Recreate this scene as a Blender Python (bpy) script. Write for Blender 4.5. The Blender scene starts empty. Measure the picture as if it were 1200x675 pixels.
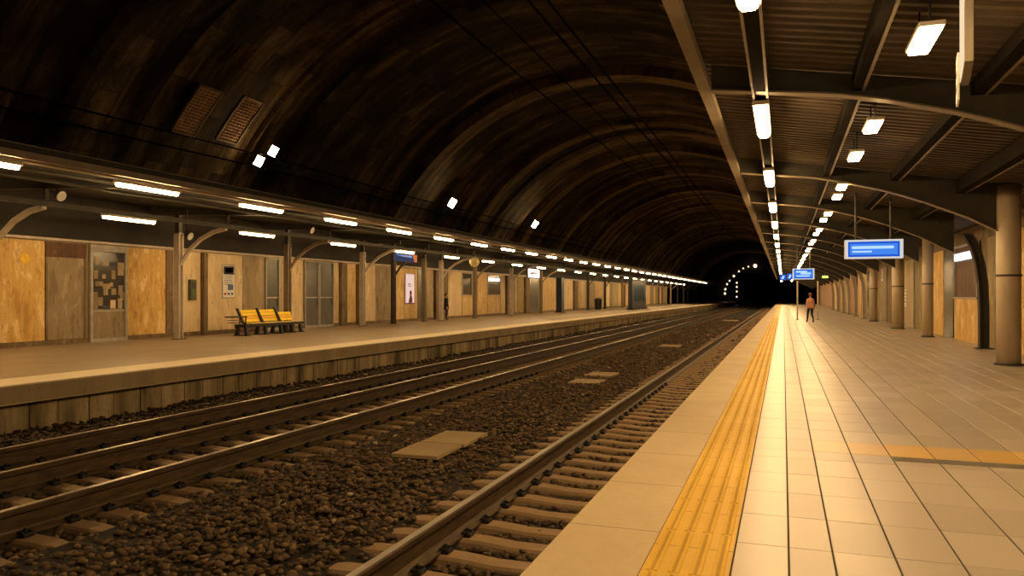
import bpy, bmesh, math, random
import numpy as np
from mathutils import Vector, Matrix

S = bpy.context.scene
COL = S.collection
PI = math.pi
rnd = random.Random(7)

# ------------------------------------------------------------------ camera
HC = 1.6
YAW = math.atan2(318, 900)
SN, CS = math.sin(YAW), math.cos(YAW)
cam = bpy.data.cameras.new('camera')
cam.sensor_width = 36
cam.lens = 27
cam.shift_y = 9.5 / 1200
cam.clip_end = 600
co = bpy.data.objects.new('camera', cam)
co.location = (0, 0, HC)
co.rotation_euler = (PI / 2, 0, YAW)
COL.objects.link(co)
S.camera = co


def project(x, y, z):
    d = -SN * x + CS * y
    if d <= 0.05:
        return None
    return (600 + 900 * (CS * x + SN * y) / d, 347 - 900 * (z - HC) / d)


def seen(x, y, z, m=0):
    p = project(x, y, z)
    return p is not None and -m <= p[0] <= 1200 + m and -m <= p[1] <= 675 + m


def wall_y(px, X):
    """Distance along the tracks at which a wall plane X meets a sight line."""
    du = (px - 600) / 900
    return X * (CS + du * SN) / (-SN + du * CS)


# ------------------------------------------------------------------ helpers
class MB:
    def __init__(self):
        self.v, self.f, self.m = [], [], []

    def quad(self, pts, mi=0):
        b = len(self.v)
        self.v += [tuple(p) for p in pts]
        self.f.append(tuple(range(b, b + len(pts))))
        self.m.append(mi)

    def box(self, x0, x1, y0, y1, z0, z1, mi=0, bev=0.0):
        if bev <= 0:
            b = len(self.v)
            self.v += [(x0, y0, z0), (x1, y0, z0), (x1, y1, z0), (x0, y1, z0), (x0, y0, z1), (x1, y0, z1), (x1, y1, z1), (x0, y1, z1)]
            for q in ((3, 2, 1, 0), (4, 5, 6, 7), (0, 1, 5, 4), (1, 2, 6, 5), (2, 3, 7, 6), (3, 0, 4, 7)):
                self.f.append(tuple(b + i for i in q))
                self.m.append(mi)
        else:
            bm = bmesh.new()
            bmesh.ops.create_cube(bm, size=1)
            for v in bm.verts:
                v.co = ((x0 + x1) / 2 + v.co.x * (x1 - x0), (y0 + y1) / 2 + v.co.y * (y1 - y0), (z0 + z1) / 2 + v.co.z * (z1 - z0))
            bmesh.ops.bevel(bm, geom=bm.edges[:] + bm.verts[:], offset=bev, segments=2, affect='EDGES', profile=0.5)
            self.bm(bm, mi)

    def bm(self, bm, mi=0):
        b = len(self.v)
        bm.verts.index_update()
        self.v += [tuple(v.co) for v in bm.verts]
        for f in bm.faces:
            self.f.append(tuple(b + v.index for v in f.verts))
            self.m.append(mi)
        bm.free()

    def tube(self, pts, r, n=8, mi=0, cap=True):
        """Round bar along points; r is one radius or one per point."""
        pts = [Vector(p) for p in pts]
        rs = r if isinstance(r, (list, tuple)) else [r] * len(pts)
        b = len(self.v)
        up0 = None
        for i, p in enumerate(pts):
            t = (pts[min(i + 1, len(pts) - 1)] - pts[max(i - 1, 0)]).normalized()
            ref = Vector((0, 0, 1)) if abs(t.z) < 0.9 else Vector((0, 1, 0))
            if up0 is not None:
                ref = up0
            s = t.cross(ref).normalized()
            u = s.cross(t).normalized()
            up0 = u
            for k in range(n):
                a = 2 * PI * k / n
                self.v.append(tuple(p + (s * math.cos(a) + u * math.sin(a)) * rs[i]))
        for i in range(len(pts) - 1):
            for k in range(n):
                k2 = (k + 1) % n
                self.f.append((b + i * n + k, b + i * n + k2, b + (i + 1) * n + k2, b + (i + 1) * n + k))
                self.m.append(mi)
        if cap:
            self.f.append(tuple(b + k for k in range(n - 1, -1, -1)))
            self.m.append(mi)
            e = b + (len(pts) - 1) * n
            self.f.append(tuple(e + k for k in range(n)))
            self.m.append(mi)

    def prism(self, prof, axis, a0, a1, mi=0):
        """Closed profile (list of 2D points) extruded along axis 'x','y' or 'z'."""
        def P(p, a):
            return {'y': (p[0], a, p[1]), 'x': (a, p[0], p[1]), 'z': (p[0], p[1], a)}[axis]
        b = len(self.v)
        n = len(prof)
        self.v += [P(p, a0) for p in prof] + [P(p, a1) for p in prof]
        for i in range(n):
            j = (i + 1) % n
            self.f.append((b + i, b + j, b + n + j, b + n + i))
            self.m.append(mi)
        self.f.append(tuple(b + i for i in range(n - 1, -1, -1)))
        self.f.append(tuple(b + n + i for i in range(n)))
        self.m += [mi, mi]

    def lathe(self, prof, c, n=24, mi=0):
        b = len(self.v)
        for (r, z) in prof:
            for k in range(n):
                a = 2 * PI * k / n
                self.v.append((c[0] + r * math.cos(a), c[1] + r * math.sin(a), c[2] + z))
        for i in range(len(prof) - 1):
            for k in range(n):
                k2 = (k + 1) % n
                self.f.append((b + i * n + k, b + i * n + k2, b + (i + 1) * n + k2, b + (i + 1) * n + k))
                self.m.append(mi)
        self.f.append(tuple(b + k for k in range(n - 1, -1, -1)))
        e = b + (len(prof) - 1) * n
        self.f.append(tuple(e + k for k in range(n)))
        self.m += [mi, mi]

    def build(self, name, mats, parent=None, smooth=False, fix=True):
        me = bpy.data.meshes.new(name)
        me.from_pydata(self.v, [], self.f)
        if not isinstance(mats, (list, tuple)):
            mats = [mats]
        for m in mats:
            me.materials.append(m)
        me.polygons.foreach_set('material_index', self.m)
        if fix:
            bm = bmesh.new()
            bm.from_mesh(me)
            bmesh.ops.recalc_face_normals(bm, faces=bm.faces)
            bm.to_mesh(me)
            bm.free()
        if smooth:
            me.polygons.foreach_set('use_smooth', [True] * len(me.polygons))
        me.update()
        o = bpy.data.objects.new(name, me)
        COL.objects.link(o)
        if parent:
            o.parent = parent
        return o


def tag(o, label, cat, group=None, kind=None):
    if label:
        o['label'] = label
    if cat:
        o['category'] = cat
    if group:
        o['group'] = group
    if kind:
        o['kind'] = kind
    return o


def thing(name, label, cat, loc=(0, 0, 0), rz=0, group=None):
    o = bpy.data.objects.new(name, None)
    o.empty_display_size = 0.2
    o.location = loc
    o.rotation_euler = (0, 0, rz)
    COL.objects.link(o)
    return tag(o, label, cat, group)


def structure(o):
    o['kind'] = 'structure'
    return o


def kids(o):
    return [c for c in bpy.data.objects if c.parent == o]


def dup(o, loc, label, group=None, parts=None, rz=None):
    c = o.copy()
    COL.objects.link(c)
    c.location = loc
    c['label'] = label
    if rz is not None:
        c.rotation_euler = (0, 0, rz)
    if group:
        c['group'] = group
    for p in (parts if parts is not None else kids(o)):
        q = p[0] if isinstance(p, tuple) else p
        d = q.copy()
        COL.objects.link(d)
        d.parent = c
        if isinstance(p, tuple):
            for s in p[1]:
                e = s.copy()
                COL.objects.link(e)
                e.parent = d
    return c


ONES = ['', 'first', 'second', 'third', 'fourth', 'fifth', 'sixth', 'seventh', 'eighth', 'ninth', 'tenth', 'eleventh', 'twelfth', 'thirteenth', 'fourteenth', 'fifteenth', 'sixteenth', 'seventeenth', 'eighteenth', 'nineteenth']
TENS = {2: ('twentieth', 'twenty'), 3: ('thirtieth', 'thirty'), 4: ('fortieth', 'forty'), 5: ('fiftieth', 'fifty'), 6: ('sixtieth', 'sixty'), 7: ('seventieth', 'seventy'), 8: ('eightieth', 'eighty'), 9: ('ninetieth', 'ninety')}


def nth(n):
    if n < 20:
        return ONES[n]
    if n < 100:
        t, u = divmod(n, 10)
        return TENS[t][0] if u == 0 else TENS[t][1] + '-' + ONES[u]
    if n == 100:
        return 'hundredth'
    return 'hundred-' + nth(n - 100)


# ------------------------------------------------------------------ materials
class NT:
    def __init__(self, name):
        self.m = bpy.data.materials.new(name)
        self.m.use_nodes = True
        self.t = self.m.node_tree
        self.t.nodes.clear()
        self.out = self.t.nodes.new('ShaderNodeOutputMaterial')

    def n(self, typ, **kw):
        x = self.t.nodes.new(typ)
        for k, v in kw.items():
            if k.startswith('i_'):
                x.inputs[k[2:].replace('_', ' ')].default_value = v
            else:
                setattr(x, k, v)
        return x

    def l(self, a, b):
        self.t.links.new(a, b)

    def math(self, op, a, b=None, c=None):
        x = self.t.nodes.new('ShaderNodeMath')
        x.operation = op
        for i, v in enumerate((a, b, c)):
            if v is None:
                continue
            if isinstance(v, (int, float)):
                x.inputs[i].default_value = v
            else:
                self.l(v, x.inputs[i])
        return x.outputs[0]

    def coords(self, scale=(1, 1, 1), src='Object'):
        tc = self.n('ShaderNodeTexCoord')
        mp = self.n('ShaderNodeMapping')
        mp.inputs['Scale'].default_value = scale
        self.l(tc.outputs[src], mp.inputs['Vector'])
        return mp.outputs[0]

    def noise(self, vec, scale=5, detail=4, rough=0.6, dist=0.0):
        x = self.n('ShaderNodeTexNoise')
        x.inputs['Scale'].default_value = scale
        x.inputs['Detail'].default_value = detail
        x.inputs['Roughness'].default_value = rough
        x.inputs['Distortion'].default_value = dist
        self.l(vec, x.inputs['Vector'])
        return x.outputs['Fac']

    def ramp(self, fac, stops):
        x = self.n('ShaderNodeValToRGB')
        e = x.color_ramp.elements
        while len(e) < len(stops):
            e.new(0.5)
        for el, (p, c) in zip(e, stops):
            el.position = p
            el.color = (c[0], c[1], c[2], 1) if not isinstance(c, (int, float)) else (c, c, c, 1)
        self.l(fac, x.inputs[0])
        return x.outputs[0]

    def mix(self, fac, a, b, typ='MIX'):
        x = self.n('ShaderNodeMix', data_type='RGBA', blend_type=typ)
        for s, v in ((0, fac), (6, a), (7, b)):
            if isinstance(v, (int, float)):
                x.inputs[s].default_value = v
            elif isinstance(v, tuple):
                x.inputs[s].default_value = (v[0], v[1], v[2], 1)
            else:
                self.l(v, x.inputs[s])
        return x.outputs[2]

    def bsdf(self, color, rough=0.7, metal=0.0, bump=None, bump_d=0.02, bump_s=0.5, spec=0.5):
        b = self.n('ShaderNodeBsdfPrincipled')
        b.inputs['Specular IOR Level'].default_value = spec
        for k, v in (('Base Color', color), ('Roughness', rough), ('Metallic', metal)):
            if isinstance(v, tuple):
                b.inputs[k].default_value = (v[0], v[1], v[2], 1)
            elif isinstance(v, (int, float)):
                b.inputs[k].default_value = v
            else:
                self.l(v, b.inputs[k])
        if bump is not None:
            bp = self.n('ShaderNodeBump')
            bp.inputs['Distance'].default_value = bump_d
            bp.inputs['Strength'].default_value = bump_s
            self.l(bump, bp.inputs['Height'])
            self.l(bp.outputs[0], b.inputs['Normal'])
        self.l(b.outputs[0], self.out.inputs[0])
        return self.m


def mat(name, c1, c2=None, scale=4, sc=(1, 1, 1), rough=0.7, metal=0.0, bump=0.0, spec=0.4, detail=5, lo=0.35, hi=0.68):
    n = NT(name)
    v = n.coords(sc)
    f = n.noise(v, scale, detail)
    c2 = c2 or tuple(x * 0.8 for x in c1)
    col = n.ramp(f, [(lo, c2), (hi, c1)])
    return n.bsdf(col, rough, metal, f if bump else None, 0.02, bump, spec)


def emit(name, col, s):
    n = NT(name)
    e = n.n('ShaderNodeEmission')
    e.inputs[0].default_value = (*col, 1)
    e.inputs[1].default_value = s
    n.l(e.outputs[0], n.out.inputs[0])
    return n.m


WARM = (1.0, 0.635, 0.275)
M_tube = emit('lamp_diffuser', WARM, 46)
M_flood = emit('flood_lens', WARM, 60)
M_farlamp = emit('far_lamp_lens', (1.0, 0.66, 0.34), 2.2)
M_blue = emit('blue_screen', (0.015, 0.10, 0.62), 0.5)
M_bluehi = emit('screen_text', (0.42, 0.62, 1.0), 0.6)
M_blueglow = emit('screen_glow', (0.06, 0.24, 0.85), 0.5)
M_whitesign = emit('white_sign_face', (1.0, 0.90, 0.85), 0.8)
M_dimsign = emit('dim_sign_face', (0.95, 0.72, 0.45), 0.5)
M_bezel = emit('lit_bezel', (0.92, 0.90, 0.86), 0.36)
M_greensign = emit('green_sign_face', (0.55, 0.8, 0.15), 0.9)
M_shoplight = emit('shop_light', (0.85, 0.92, 1.0), 0.9)
M_poster_lit = emit('lit_poster_paper', (1.0, 0.70, 0.60), 0.42)

M_steel = mat('painted_steel', (0.06, 0.053, 0.042), (0.04, 0.036, 0.029), 3, rough=0.5, spec=0.4)
M_steel_lt = mat('pale_steel', (0.58, 0.50, 0.42), (0.44, 0.38, 0.31), 3, rough=0.45)
M_steel_mid = mat('tan_steel', (0.24, 0.19, 0.13), (0.17, 0.135, 0.09), 3, rough=0.45)
M_col_r = mat('round_column_paint', (0.60, 0.49, 0.35), (0.46, 0.37, 0.26), 2.5, (1, 1, 0.35), rough=0.42, spec=0.5)
M_black = mat('black_metal', (0.02, 0.019, 0.018), (0.012, 0.012, 0.012), 6, rough=0.5)
M_purlin = mat('dull_dark_paint', (0.022, 0.018, 0.013), (0.014, 0.012, 0.009), 4, rough=0.9, spec=0.05)
M_rubber = mat('dark_rubber', (0.03, 0.028, 0.025), None, 8, rough=0.8)
M_white = mat('white_paint', (0.86, 0.86, 0.85), (0.80, 0.80, 0.78), 4, rough=0.45)
M_frame = mat('aluminium_frame', (0.42, 0.39, 0.35), (0.3, 0.28, 0.25), 5, rough=0.4)
M_yellow = mat('yellow_slat', (0.95, 0.72, 0.02), (0.92, 0.62, 0.015), 6, (1, 4, 1), rough=0.4)
M_yellow2 = mat('orange_slat', (0.90, 0.54, 0.015), (0.82, 0.45, 0.012), 6, (1, 4, 1), rough=0.4)
M_dot = mat('yellow_disc', (0.9, 0.6, 0.02), None, 6, rough=0.5)
M_darkglass = mat('dark_glass', (0.035, 0.034, 0.03), (0.06, 0.055, 0.045), 2.5, rough=0.12, spec=0.6)
M_greyglass = mat('grey_glass', (0.13, 0.13, 0.115), (0.09, 0.09, 0.08), 2, (1, 1, 0.4), rough=0.25, spec=0.6)
M_navy = mat('navy_panel', (0.028, 0.04, 0.07), (0.02, 0.028, 0.045), 3, rough=0.4)
M_plum = mat('plum_ink', (0.25, 0.02, 0.09), None, 6, rough=0.6)
M_ink = mat('dark_ink', (0.05, 0.05, 0.07), None, 6, rough=0.6)
M_blueink = mat('blue_ink', (0.10, 0.16, 0.35), None, 6, rough=0.6)
M_redink = mat('red_ink', (0.5, 0.05, 0.03), None, 6, rough=0.6)
M_paper = mat('paper', (0.80, 0.78, 0.74), (0.68, 0.66, 0.62), 8, rough=0.7)
M_globe = mat('amber_globe', (0.75, 0.62, 0.28), None, 5, rough=0.3)
M_cable = mat('cable', (0.004, 0.004, 0.004), None, 5, rough=1.0, spec=0.0)
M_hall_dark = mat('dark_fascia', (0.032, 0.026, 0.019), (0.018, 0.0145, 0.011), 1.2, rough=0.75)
M_soil = mat('bed_soil', (0.035, 0.024, 0.014), (0.015, 0.010, 0.006), 9, rough=0.95, bump=0.6)
M_far = mat('far_wall', (0.02, 0.016, 0.011), (0.01, 0.008, 0.006), 0.6, rough=0.95)


def peel_mat(name, a, b, c, seedv=0.0, grain=1.0):
    """Patchy weathered board: vertical blotches of worn paint."""
    n = NT(name)
    tc = n.n('ShaderNodeTexCoord')
    mp = n.n('ShaderNodeMapping')
    mp.inputs['Scale'].default_value = (1, 1.9 * grain, 0.75 * grain)
    mp.inputs['Location'].default_value = (seedv, seedv, seedv)
    n.l(tc.outputs['Object'], mp.inputs['Vector'])
    v = mp.outputs[0]
    f1 = n.noise(v, 1.5, 5, 0.6, 0.5)
    f2 = n.noise(v, 4.5, 4, 0.7, 0.4)
    col = n.ramp(f1, [(0.36, b), (0.47, a), (0.56, a), (0.62, c)])
    dark = n.ramp(f2, [(0.56, 0.0), (0.70, 0.75)])
    col = n.mix(dark, col, tuple(x * 0.5 for x in b))
    mp2 = n.n('ShaderNodeMapping')
    mp2.inputs['Scale'].default_value = (1, 3, 0.25)
    n.l(tc.outputs['Object'], mp2.inputs['Vector'])
    f3 = n.noise(mp2.outputs[0], 3, 3)
    col = n.mix(n.ramp(f3, [(0.42, 0.0), (0.7, 0.38)]), col, c)
    return n.bsdf(col, 0.6, 0, f2, 0.01, 0.25, 0.3)


M_ochre = peel_mat('ochre_board', (0.62, 0.385, 0.11), (0.46, 0.25, 0.055), (0.76, 0.58, 0.28))
M_ochre2 = peel_mat('pale_ochre_board', (0.60, 0.42, 0.18), (0.46, 0.30, 0.11), (0.70, 0.55, 0.32), 3.3)
M_tan = peel_mat('tan_plaster', (0.66, 0.51, 0.31), (0.55, 0.41, 0.235), (0.74, 0.62, 0.43), 5.1, 0.5)
M_tan2 = peel_mat('grey_tan_plaster', (0.40, 0.31, 0.19), (0.32, 0.24, 0.14), (0.46, 0.38, 0.26), 9.7, 0.5)
M_shut = peel_mat('worn_shutter', (0.27, 0.205, 0.125), (0.19, 0.14, 0.08), (0.38, 0.30, 0.20), 1.7)
M_brown = peel_mat('brown_pilaster', (0.17, 0.115, 0.06), (0.11, 0.075, 0.04), (0.24, 0.18, 0.11), 2.2)
M_rose = peel_mat('rosy_board', (0.36, 0.22, 0.135), (0.27, 0.16, 0.095), (0.45, 0.31, 0.21), 4.4)
M_olive = peel_mat('olive_board', (0.27, 0.21, 0.09), (0.18, 0.14, 0.06), (0.38, 0.31, 0.16), 6.4)
M_redbrown = peel_mat('dim_shop_interior', (0.11, 0.055, 0.03), (0.06, 0.035, 0.02), (0.2, 0.11, 0.06), 8.4)


def concrete(name, a, b, stain=0.4, sc=(1, 1, 1), rough=0.75, axis_joint=None, spec=0.3):
    n = NT(name)
    v = n.coords(sc)
    f1 = n.noise(v, 0.9, 6, 0.6)
    f2 = n.noise(v, 14, 4, 0.7)
    col = n.ramp(f1, [(0.3, b), (0.7, a)])
    col = n.mix(n.ramp(f2, [(0.5, 0.0), (0.75, stain)]), col, tuple(x * 0.6 for x in b))
    if axis_joint:
        ax, pitch, w = axis_joint
        tc = n.n('ShaderNodeTexCoord')
        sp = n.n('ShaderNodeSeparateXYZ')
        n.l(tc.outputs['Object'], sp.inputs[0])
        q = n.math('FRACT', n.math('DIVIDE', sp.outputs[ax], pitch))
        j = n.math('LESS_THAN', q, w / pitch)
        col = n.mix(j, col, tuple(x * 0.45 for x in b))
    return n.bsdf(col, rough, 0, f2, 0.006, 0.3, spec)


M_coping = concrete('edge_slab', (0.58, 0.46, 0.29), (0.48, 0.37, 0.22), 0.2, (1, 0.7, 1), 0.6, ('Y', 1.31, 0.012))
M_lcoping = concrete('far_edge_slab', (0.76, 0.65, 0.46), (0.66, 0.55, 0.37), 0.15, (1, 0.5, 1), 0.55, ('Y', 1.5, 0.012))
M_lfloor = concrete('far_platform_paving', (0.36, 0.28, 0.19), (0.28, 0.215, 0.145), 0.2, (1, 0.6, 1), 0.40, ('Y', 0.8, 0.008))
M_plwall = concrete('platform_wall', (0.32, 0.265, 0.18), (0.15, 0.12, 0.078), 0.4, (1, 1.6, 0.35), 0.85)
M_sleeper = concrete('sleeper_concrete', (0.38, 0.26, 0.15), (0.24, 0.16, 0.09), 0.4, (1, 1, 1), 0.85)
M_slab = concrete('cover_slab', (0.46, 0.34, 0.19), (0.36, 0.265, 0.145), 0.3, (1, 1, 1), 0.8)
M_tactile = concrete('tactile_yellow', (0.72, 0.46, 0.055), (0.62, 0.37, 0.035), 0.15, (1, 1, 1), 0.5, ('Y', 0.83, 0.012))
M_joint = mat('grout', (0.07, 0.055, 0.035), None, 8, rough=0.9)


def rail_mat():
    n = NT('rail_steel')
    v = n.coords((3, 0.5, 3))
    f = n.noise(v, 6, 5)
    rust = n.ramp(f, [(0.35, (0.045, 0.028, 0.014)), (0.7, (0.12, 0.075, 0.035))])
    return n.bsdf(rust, 0.6, 0.2, f, 0.003, 0.3, 0.4)


M_rail = rail_mat()
M_railtop = mat('polished_rail_head', (0.52, 0.46, 0.38), (0.40, 0.34, 0.27), 5, (2, 0.3, 2), rough=0.30, metal=0.9)


def tile_mat():
    n = NT('platform_tile')
    at = n.n('ShaderNodeAttribute', attribute_name='tone')
    v = n.coords((1, 1, 1))
    f = n.noise(v, 38, 4, 0.6)
    f2 = n.noise(v, 0.5, 4)
    base = n.mix(at.outputs['Fac'], (0.38, 0.32, 0.265), (0.49, 0.42, 0.35))
    base = n.mix(n.ramp(f, [(0.4, 0.0), (0.8, 0.22)]), base, (0.30, 0.24, 0.165))
    base = n.mix(n.ramp(f2, [(0.35, 0.0), (0.75, 0.25)]), base, (0.30, 0.25, 0.18))
    y = n.n('ShaderNodeAttribute', attribute_name='band')
    base = n.mix(n.math('MULTIPLY', y.outputs['Fac'], 0.85), base, (0.64, 0.38, 0.06))
    return n.bsdf(base, n.math('ADD', 0.40, n.math('MULTIPLY', f2, -0.12)), 0, None, spec=0.5)


M_tile = tile_mat()

# vault geometry
VX, VZ, VR = -9.5, -1.0, 15.0


def vault_mat():
    n = NT('sooty_vault_masonry')
    tc = n.n('ShaderNodeTexCoord')
    sp = n.n('ShaderNodeSeparateXYZ')
    n.l(tc.outputs['Object'], sp.inputs[0])
    ang = n.math('ARCTAN2', n.math('SUBTRACT', sp.outputs['Z'], VZ), n.math('SUBTRACT', sp.outputs['X'], VX))
    arc = n.math('MULTIPLY', ang, VR)
    cb = n.n('ShaderNodeCombineXYZ')
    n.l(arc, cb.inputs[0])
    n.l(sp.outputs['Y'], cb.inputs[1])

    def stretch(sx, sy):
        m = n.n('ShaderNodeMapping')
        m.inputs['Scale'].default_value = (sx, sy, 1)
        n.l(cb.outputs[0], m.inputs['Vector'])
        return m.outputs[0]
    bands = n.noise(stretch(0.03, 0.42), 1.0, 5, 0.65, 0.2)
    streak = n.noise(stretch(0.35, 1.1), 1.0, 6, 0.7, 0.5)
    br = n.n('ShaderNodeTexBrick')
    br.offset = 0.5
    br.inputs['Scale'].default_value = 1.0
    br.inputs['Brick Width'].default_value = 2.3
    br.inputs['Row Height'].default_value = 0.9
    br.inputs['Mortar Size'].default_value = 0.018
    br.inputs['Color1'].default_value = (0.0, 0.0, 0.0, 1)
    br.inputs['Color2'].default_value = (1, 1, 1, 1)
    br.inputs['Mortar'].default_value = (0.1, 0.1, 0.1, 1)
    n.l(cb.outputs[0], br.inputs['Vector'])
    dark = (0.018, 0.0125, 0.0075)
    mid = (0.085, 0.058, 0.031)
    lite = (0.30, 0.21, 0.112)
    f = n.math('ADD', n.math('MULTIPLY', bands, 0.62), n.math('MULTIPLY', streak, 0.48))
    bw = n.n('ShaderNodeRGBToBW')
    n.l(br.outputs['Color'], bw.inputs[0])
    f = n.math('ADD', f, n.math('MULTIPLY', n.math('SUBTRACT', bw.outputs[0], 0.5), 0.10))
    at = n.n('ShaderNodeAttribute', attribute_name='tone')
    f = n.math('ADD', f, n.math('MULTIPLY', n.math('SUBTRACT', at.outputs['Fac'], 0.5), 0.20))
    col = n.ramp(f, [(0.45, dark), (0.55, mid), (0.68, lite)])
    col = n.mix(n.math('MULTIPLY', br.outputs['Fac'], 0.45), col, (0.03, 0.022, 0.014))
    fine = n.noise(stretch(3, 3), 2.0, 5, 0.7)
    col = n.mix(n.ramp(fine, [(0.45, 0.0), (0.8, 0.6)]), col, dark)
    h = n.math('ADD', fine, n.math('MULTIPLY', f, 1.5))
    return n.bsdf(col, 0.9, 0, h, 0.06, 0.5, 0.2)


M_vault = vault_mat()


def stone_mat():
    n = NT('ballast_stone')
    at = n.n('ShaderNodeAttribute', attribute_name='tone')
    v = n.coords((1, 1, 1))
    f = n.noise(v, 25, 3)
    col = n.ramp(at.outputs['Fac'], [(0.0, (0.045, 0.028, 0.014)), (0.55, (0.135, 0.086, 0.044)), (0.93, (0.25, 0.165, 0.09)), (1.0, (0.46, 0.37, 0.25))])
    col = n.mix(n.ramp(f, [(0.4, 0.0), (0.8, 0.4)]), col, (0.05, 0.037, 0.024))
    return n.bsdf(col, 0.75, 0, None, spec=0.3)


M_stone = stone_mat()


def corrugated_mat():
    n = NT('ribbed_roof_sheet')
    v = n.coords((0.5, 2.2, 1))
    f = n.noise(v, 2, 5)
    col = n.ramp(f, [(0.35, (0.055, 0.038, 0.022)), (0.7, (0.115, 0.080, 0.047))])
    return n.bsdf(col, 0.55, 0, None, spec=0.35)


M_sheet = corrugated_mat()
M_beam = mat('beam_paint', (0.065, 0.060, 0.046), (0.042, 0.039, 0.03), 2, rough=0.7, spec=0.2)


def grille_mat():
    n = NT('wire_mesh_grille')
    v = n.coords((1, 1, 1))
    f = n.noise(v, 6, 3)
    return n.bsdf(n.ramp(f, [(0.4, (0.55, 0.32, 0.16)), (0.7, (0.80, 0.52, 0.28))]), 0.6, 0.1)


M_grille = grille_mat()

# ------------------------------------------------------------------ the setting
Y0, Y1 = -6.0, 232.0
EDGE_R, EDGE_L = -1.43, -13.06
WALL_R, WALL_L = 6.2, -22.6
BED = -1.0

# right platform -----------------------------------------------------------
mb = MB()
mb.box(EDGE_R + 0.28, WALL_R, Y0, Y1, -1.3, -0.006)
structure(mb.build('floor', M_joint))


def tiles():
    xs = [-0.29, 0.032, 0.29, 0.645, 1.01]
    while xs[-1] < WALL_R - 0.3:
        xs.append(xs[-1] + 0.40)
    xs[-1] = WALL_R - 0.005
    v, f, tone, band = [], [], [], []
    y = -2.0
    rows = []
    while y < Y1:
        L = 0.72 if y < 50 else (1.44 if y < 110 else 2.9)
        y2 = min(y + L, Y1)
        if y < 8.5 < y2:
            y2 = 8.5
        rows.append((y, y2, 0))
        if abs(y2 - 8.5) < 1e-6:
            rows.append((8.5, 9.16, 1))
            y2 = 9.16
        y = y2
    for (ya, yb, bd) in rows:
        for i in range(len(xs) - 1):
            off = 0
            xa, xb = xs[i] + 0.006, xs[i + 1] - 0.006
            p, q = ya + 0.003, yb - 0.003
            z = 0.0 + rnd.uniform(-0.0006, 0.0006)
            e = 0.0025
            b = len(v)
            v += [(xa, p, -0.006), (xb, p, -0.006), (xb, q, -0.006), (xa, q, -0.006), (xa, p, z - e), (xb, p, z - e), (xb, q, z - e), (xa, q, z - e), (xa + e, p + e, z), (xb - e, p + e, z), (xb - e, q - e, z), (xa + e, q - e, z)]
            fs = [(0, 1, 5, 4), (1, 2, 6, 5), (2, 3, 7, 6), (3, 0, 4, 7), (4, 5, 9, 8), (5, 6, 10, 9), (6, 7, 11, 10), (7, 4, 8, 11), (8, 9, 10, 11)]
            f += [tuple(b + k for k in q_) for q_ in fs]
            t = rnd.random()
            if i == 0:
                t = 1.15
            bb = 0.0
            if bd:
                bb = 0.0 if xs[i] < 0.28 else (0.45 if xs[i] < 0.6 else rnd.uniform(0.75, 1.0))
            tone += [t] * 12
            band += [bb] * 12
    me = bpy.data.meshes.new('floor_tiles')
    me.from_pydata(v, [], f)
    for nm, dat in (('tone', tone), ('band', band)):
        a = me.attributes.new(nm, 'FLOAT', 'POINT')
        a.data.foreach_set('value', dat)
    me.materials.append(M_tile)
    o = bpy.data.objects.new('floor_tiles', me)
    COL.objects.link(o)
    structure(o)


tiles()
mb = MB()
mb.box(1.02, WALL_R - 0.01, 8.26, 8.47, 0.0, 0.003)  # dark strip on the floor, standing in for a shadow line
o = mb.build('shadow_strip', mat('shadow_strip_grey', (0.16, 0.135, 0.10), (0.10, 0.085, 0.065), 10, rough=0.8))
structure(o)
mb = MB()
mb.box(EDGE_R, -0.79, Y0, Y1, -0.22, 0.0, bev=0.012)
structure(mb.build('trim_1', M_coping))
mb = MB()
mb.box(EDGE_R + 0.30, EDGE_R + 0.42, Y0, Y1, -1.3, -0.22)
structure(mb.build('wall_track_right', M_plwall))
# tactile strip with raised bars
mb = MB()
mb.box(-0.785, -0.295, Y0, Y1, -0.05, 0.001, 0)
y = 2.0
bars = [-0.70, -0.62, -0.50, -0.42]
while y < 60:
    L = 0.82
    for i in range(4):
        xc = -0.725 + i * 0.123
        for dx in (-0.022, 0.022):
            mb.prism([(xc + dx - 0.013, 0.001), (xc + dx - 0.009, 0.007), (xc + dx + 0.009, 0.007), (xc + dx + 0.013, 0.001)], 'y', y + 0.004, y + L - 0.004, 1)
        mb.quad([(xc - 0.0085, y + 0.004, 0.0016), (xc + 0.0085, y + 0.004, 0.0016), (xc + 0.0085, y + L - 0.004, 0.0016), (xc - 0.0085, y + L - 0.004, 0.0016)], 2)
    y += 0.83
structure(mb.build('tactile_strip', [M_tactile, concrete('tactile_rib_yellow', (0.72, 0.47, 0.06), (0.62, 0.38, 0.04), 0.15), concrete('tactile_grime', (0.50, 0.30, 0.035), (0.38, 0.22, 0.025), 0.3)]))

# left platform --------------------------------------------------------------
mb = MB()
mb.box(WALL_L, EDGE_L - 1.12, Y0, Y1, -1.3, 0.0)
structure(mb.build('floor', M_lfloor))
mb = MB()
mb.box(EDGE_L - 1.115, EDGE_L, Y0, Y1, -0.36, 0.004, bev=0.015)
structure(mb.build('trim_2', M_lcoping))


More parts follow.
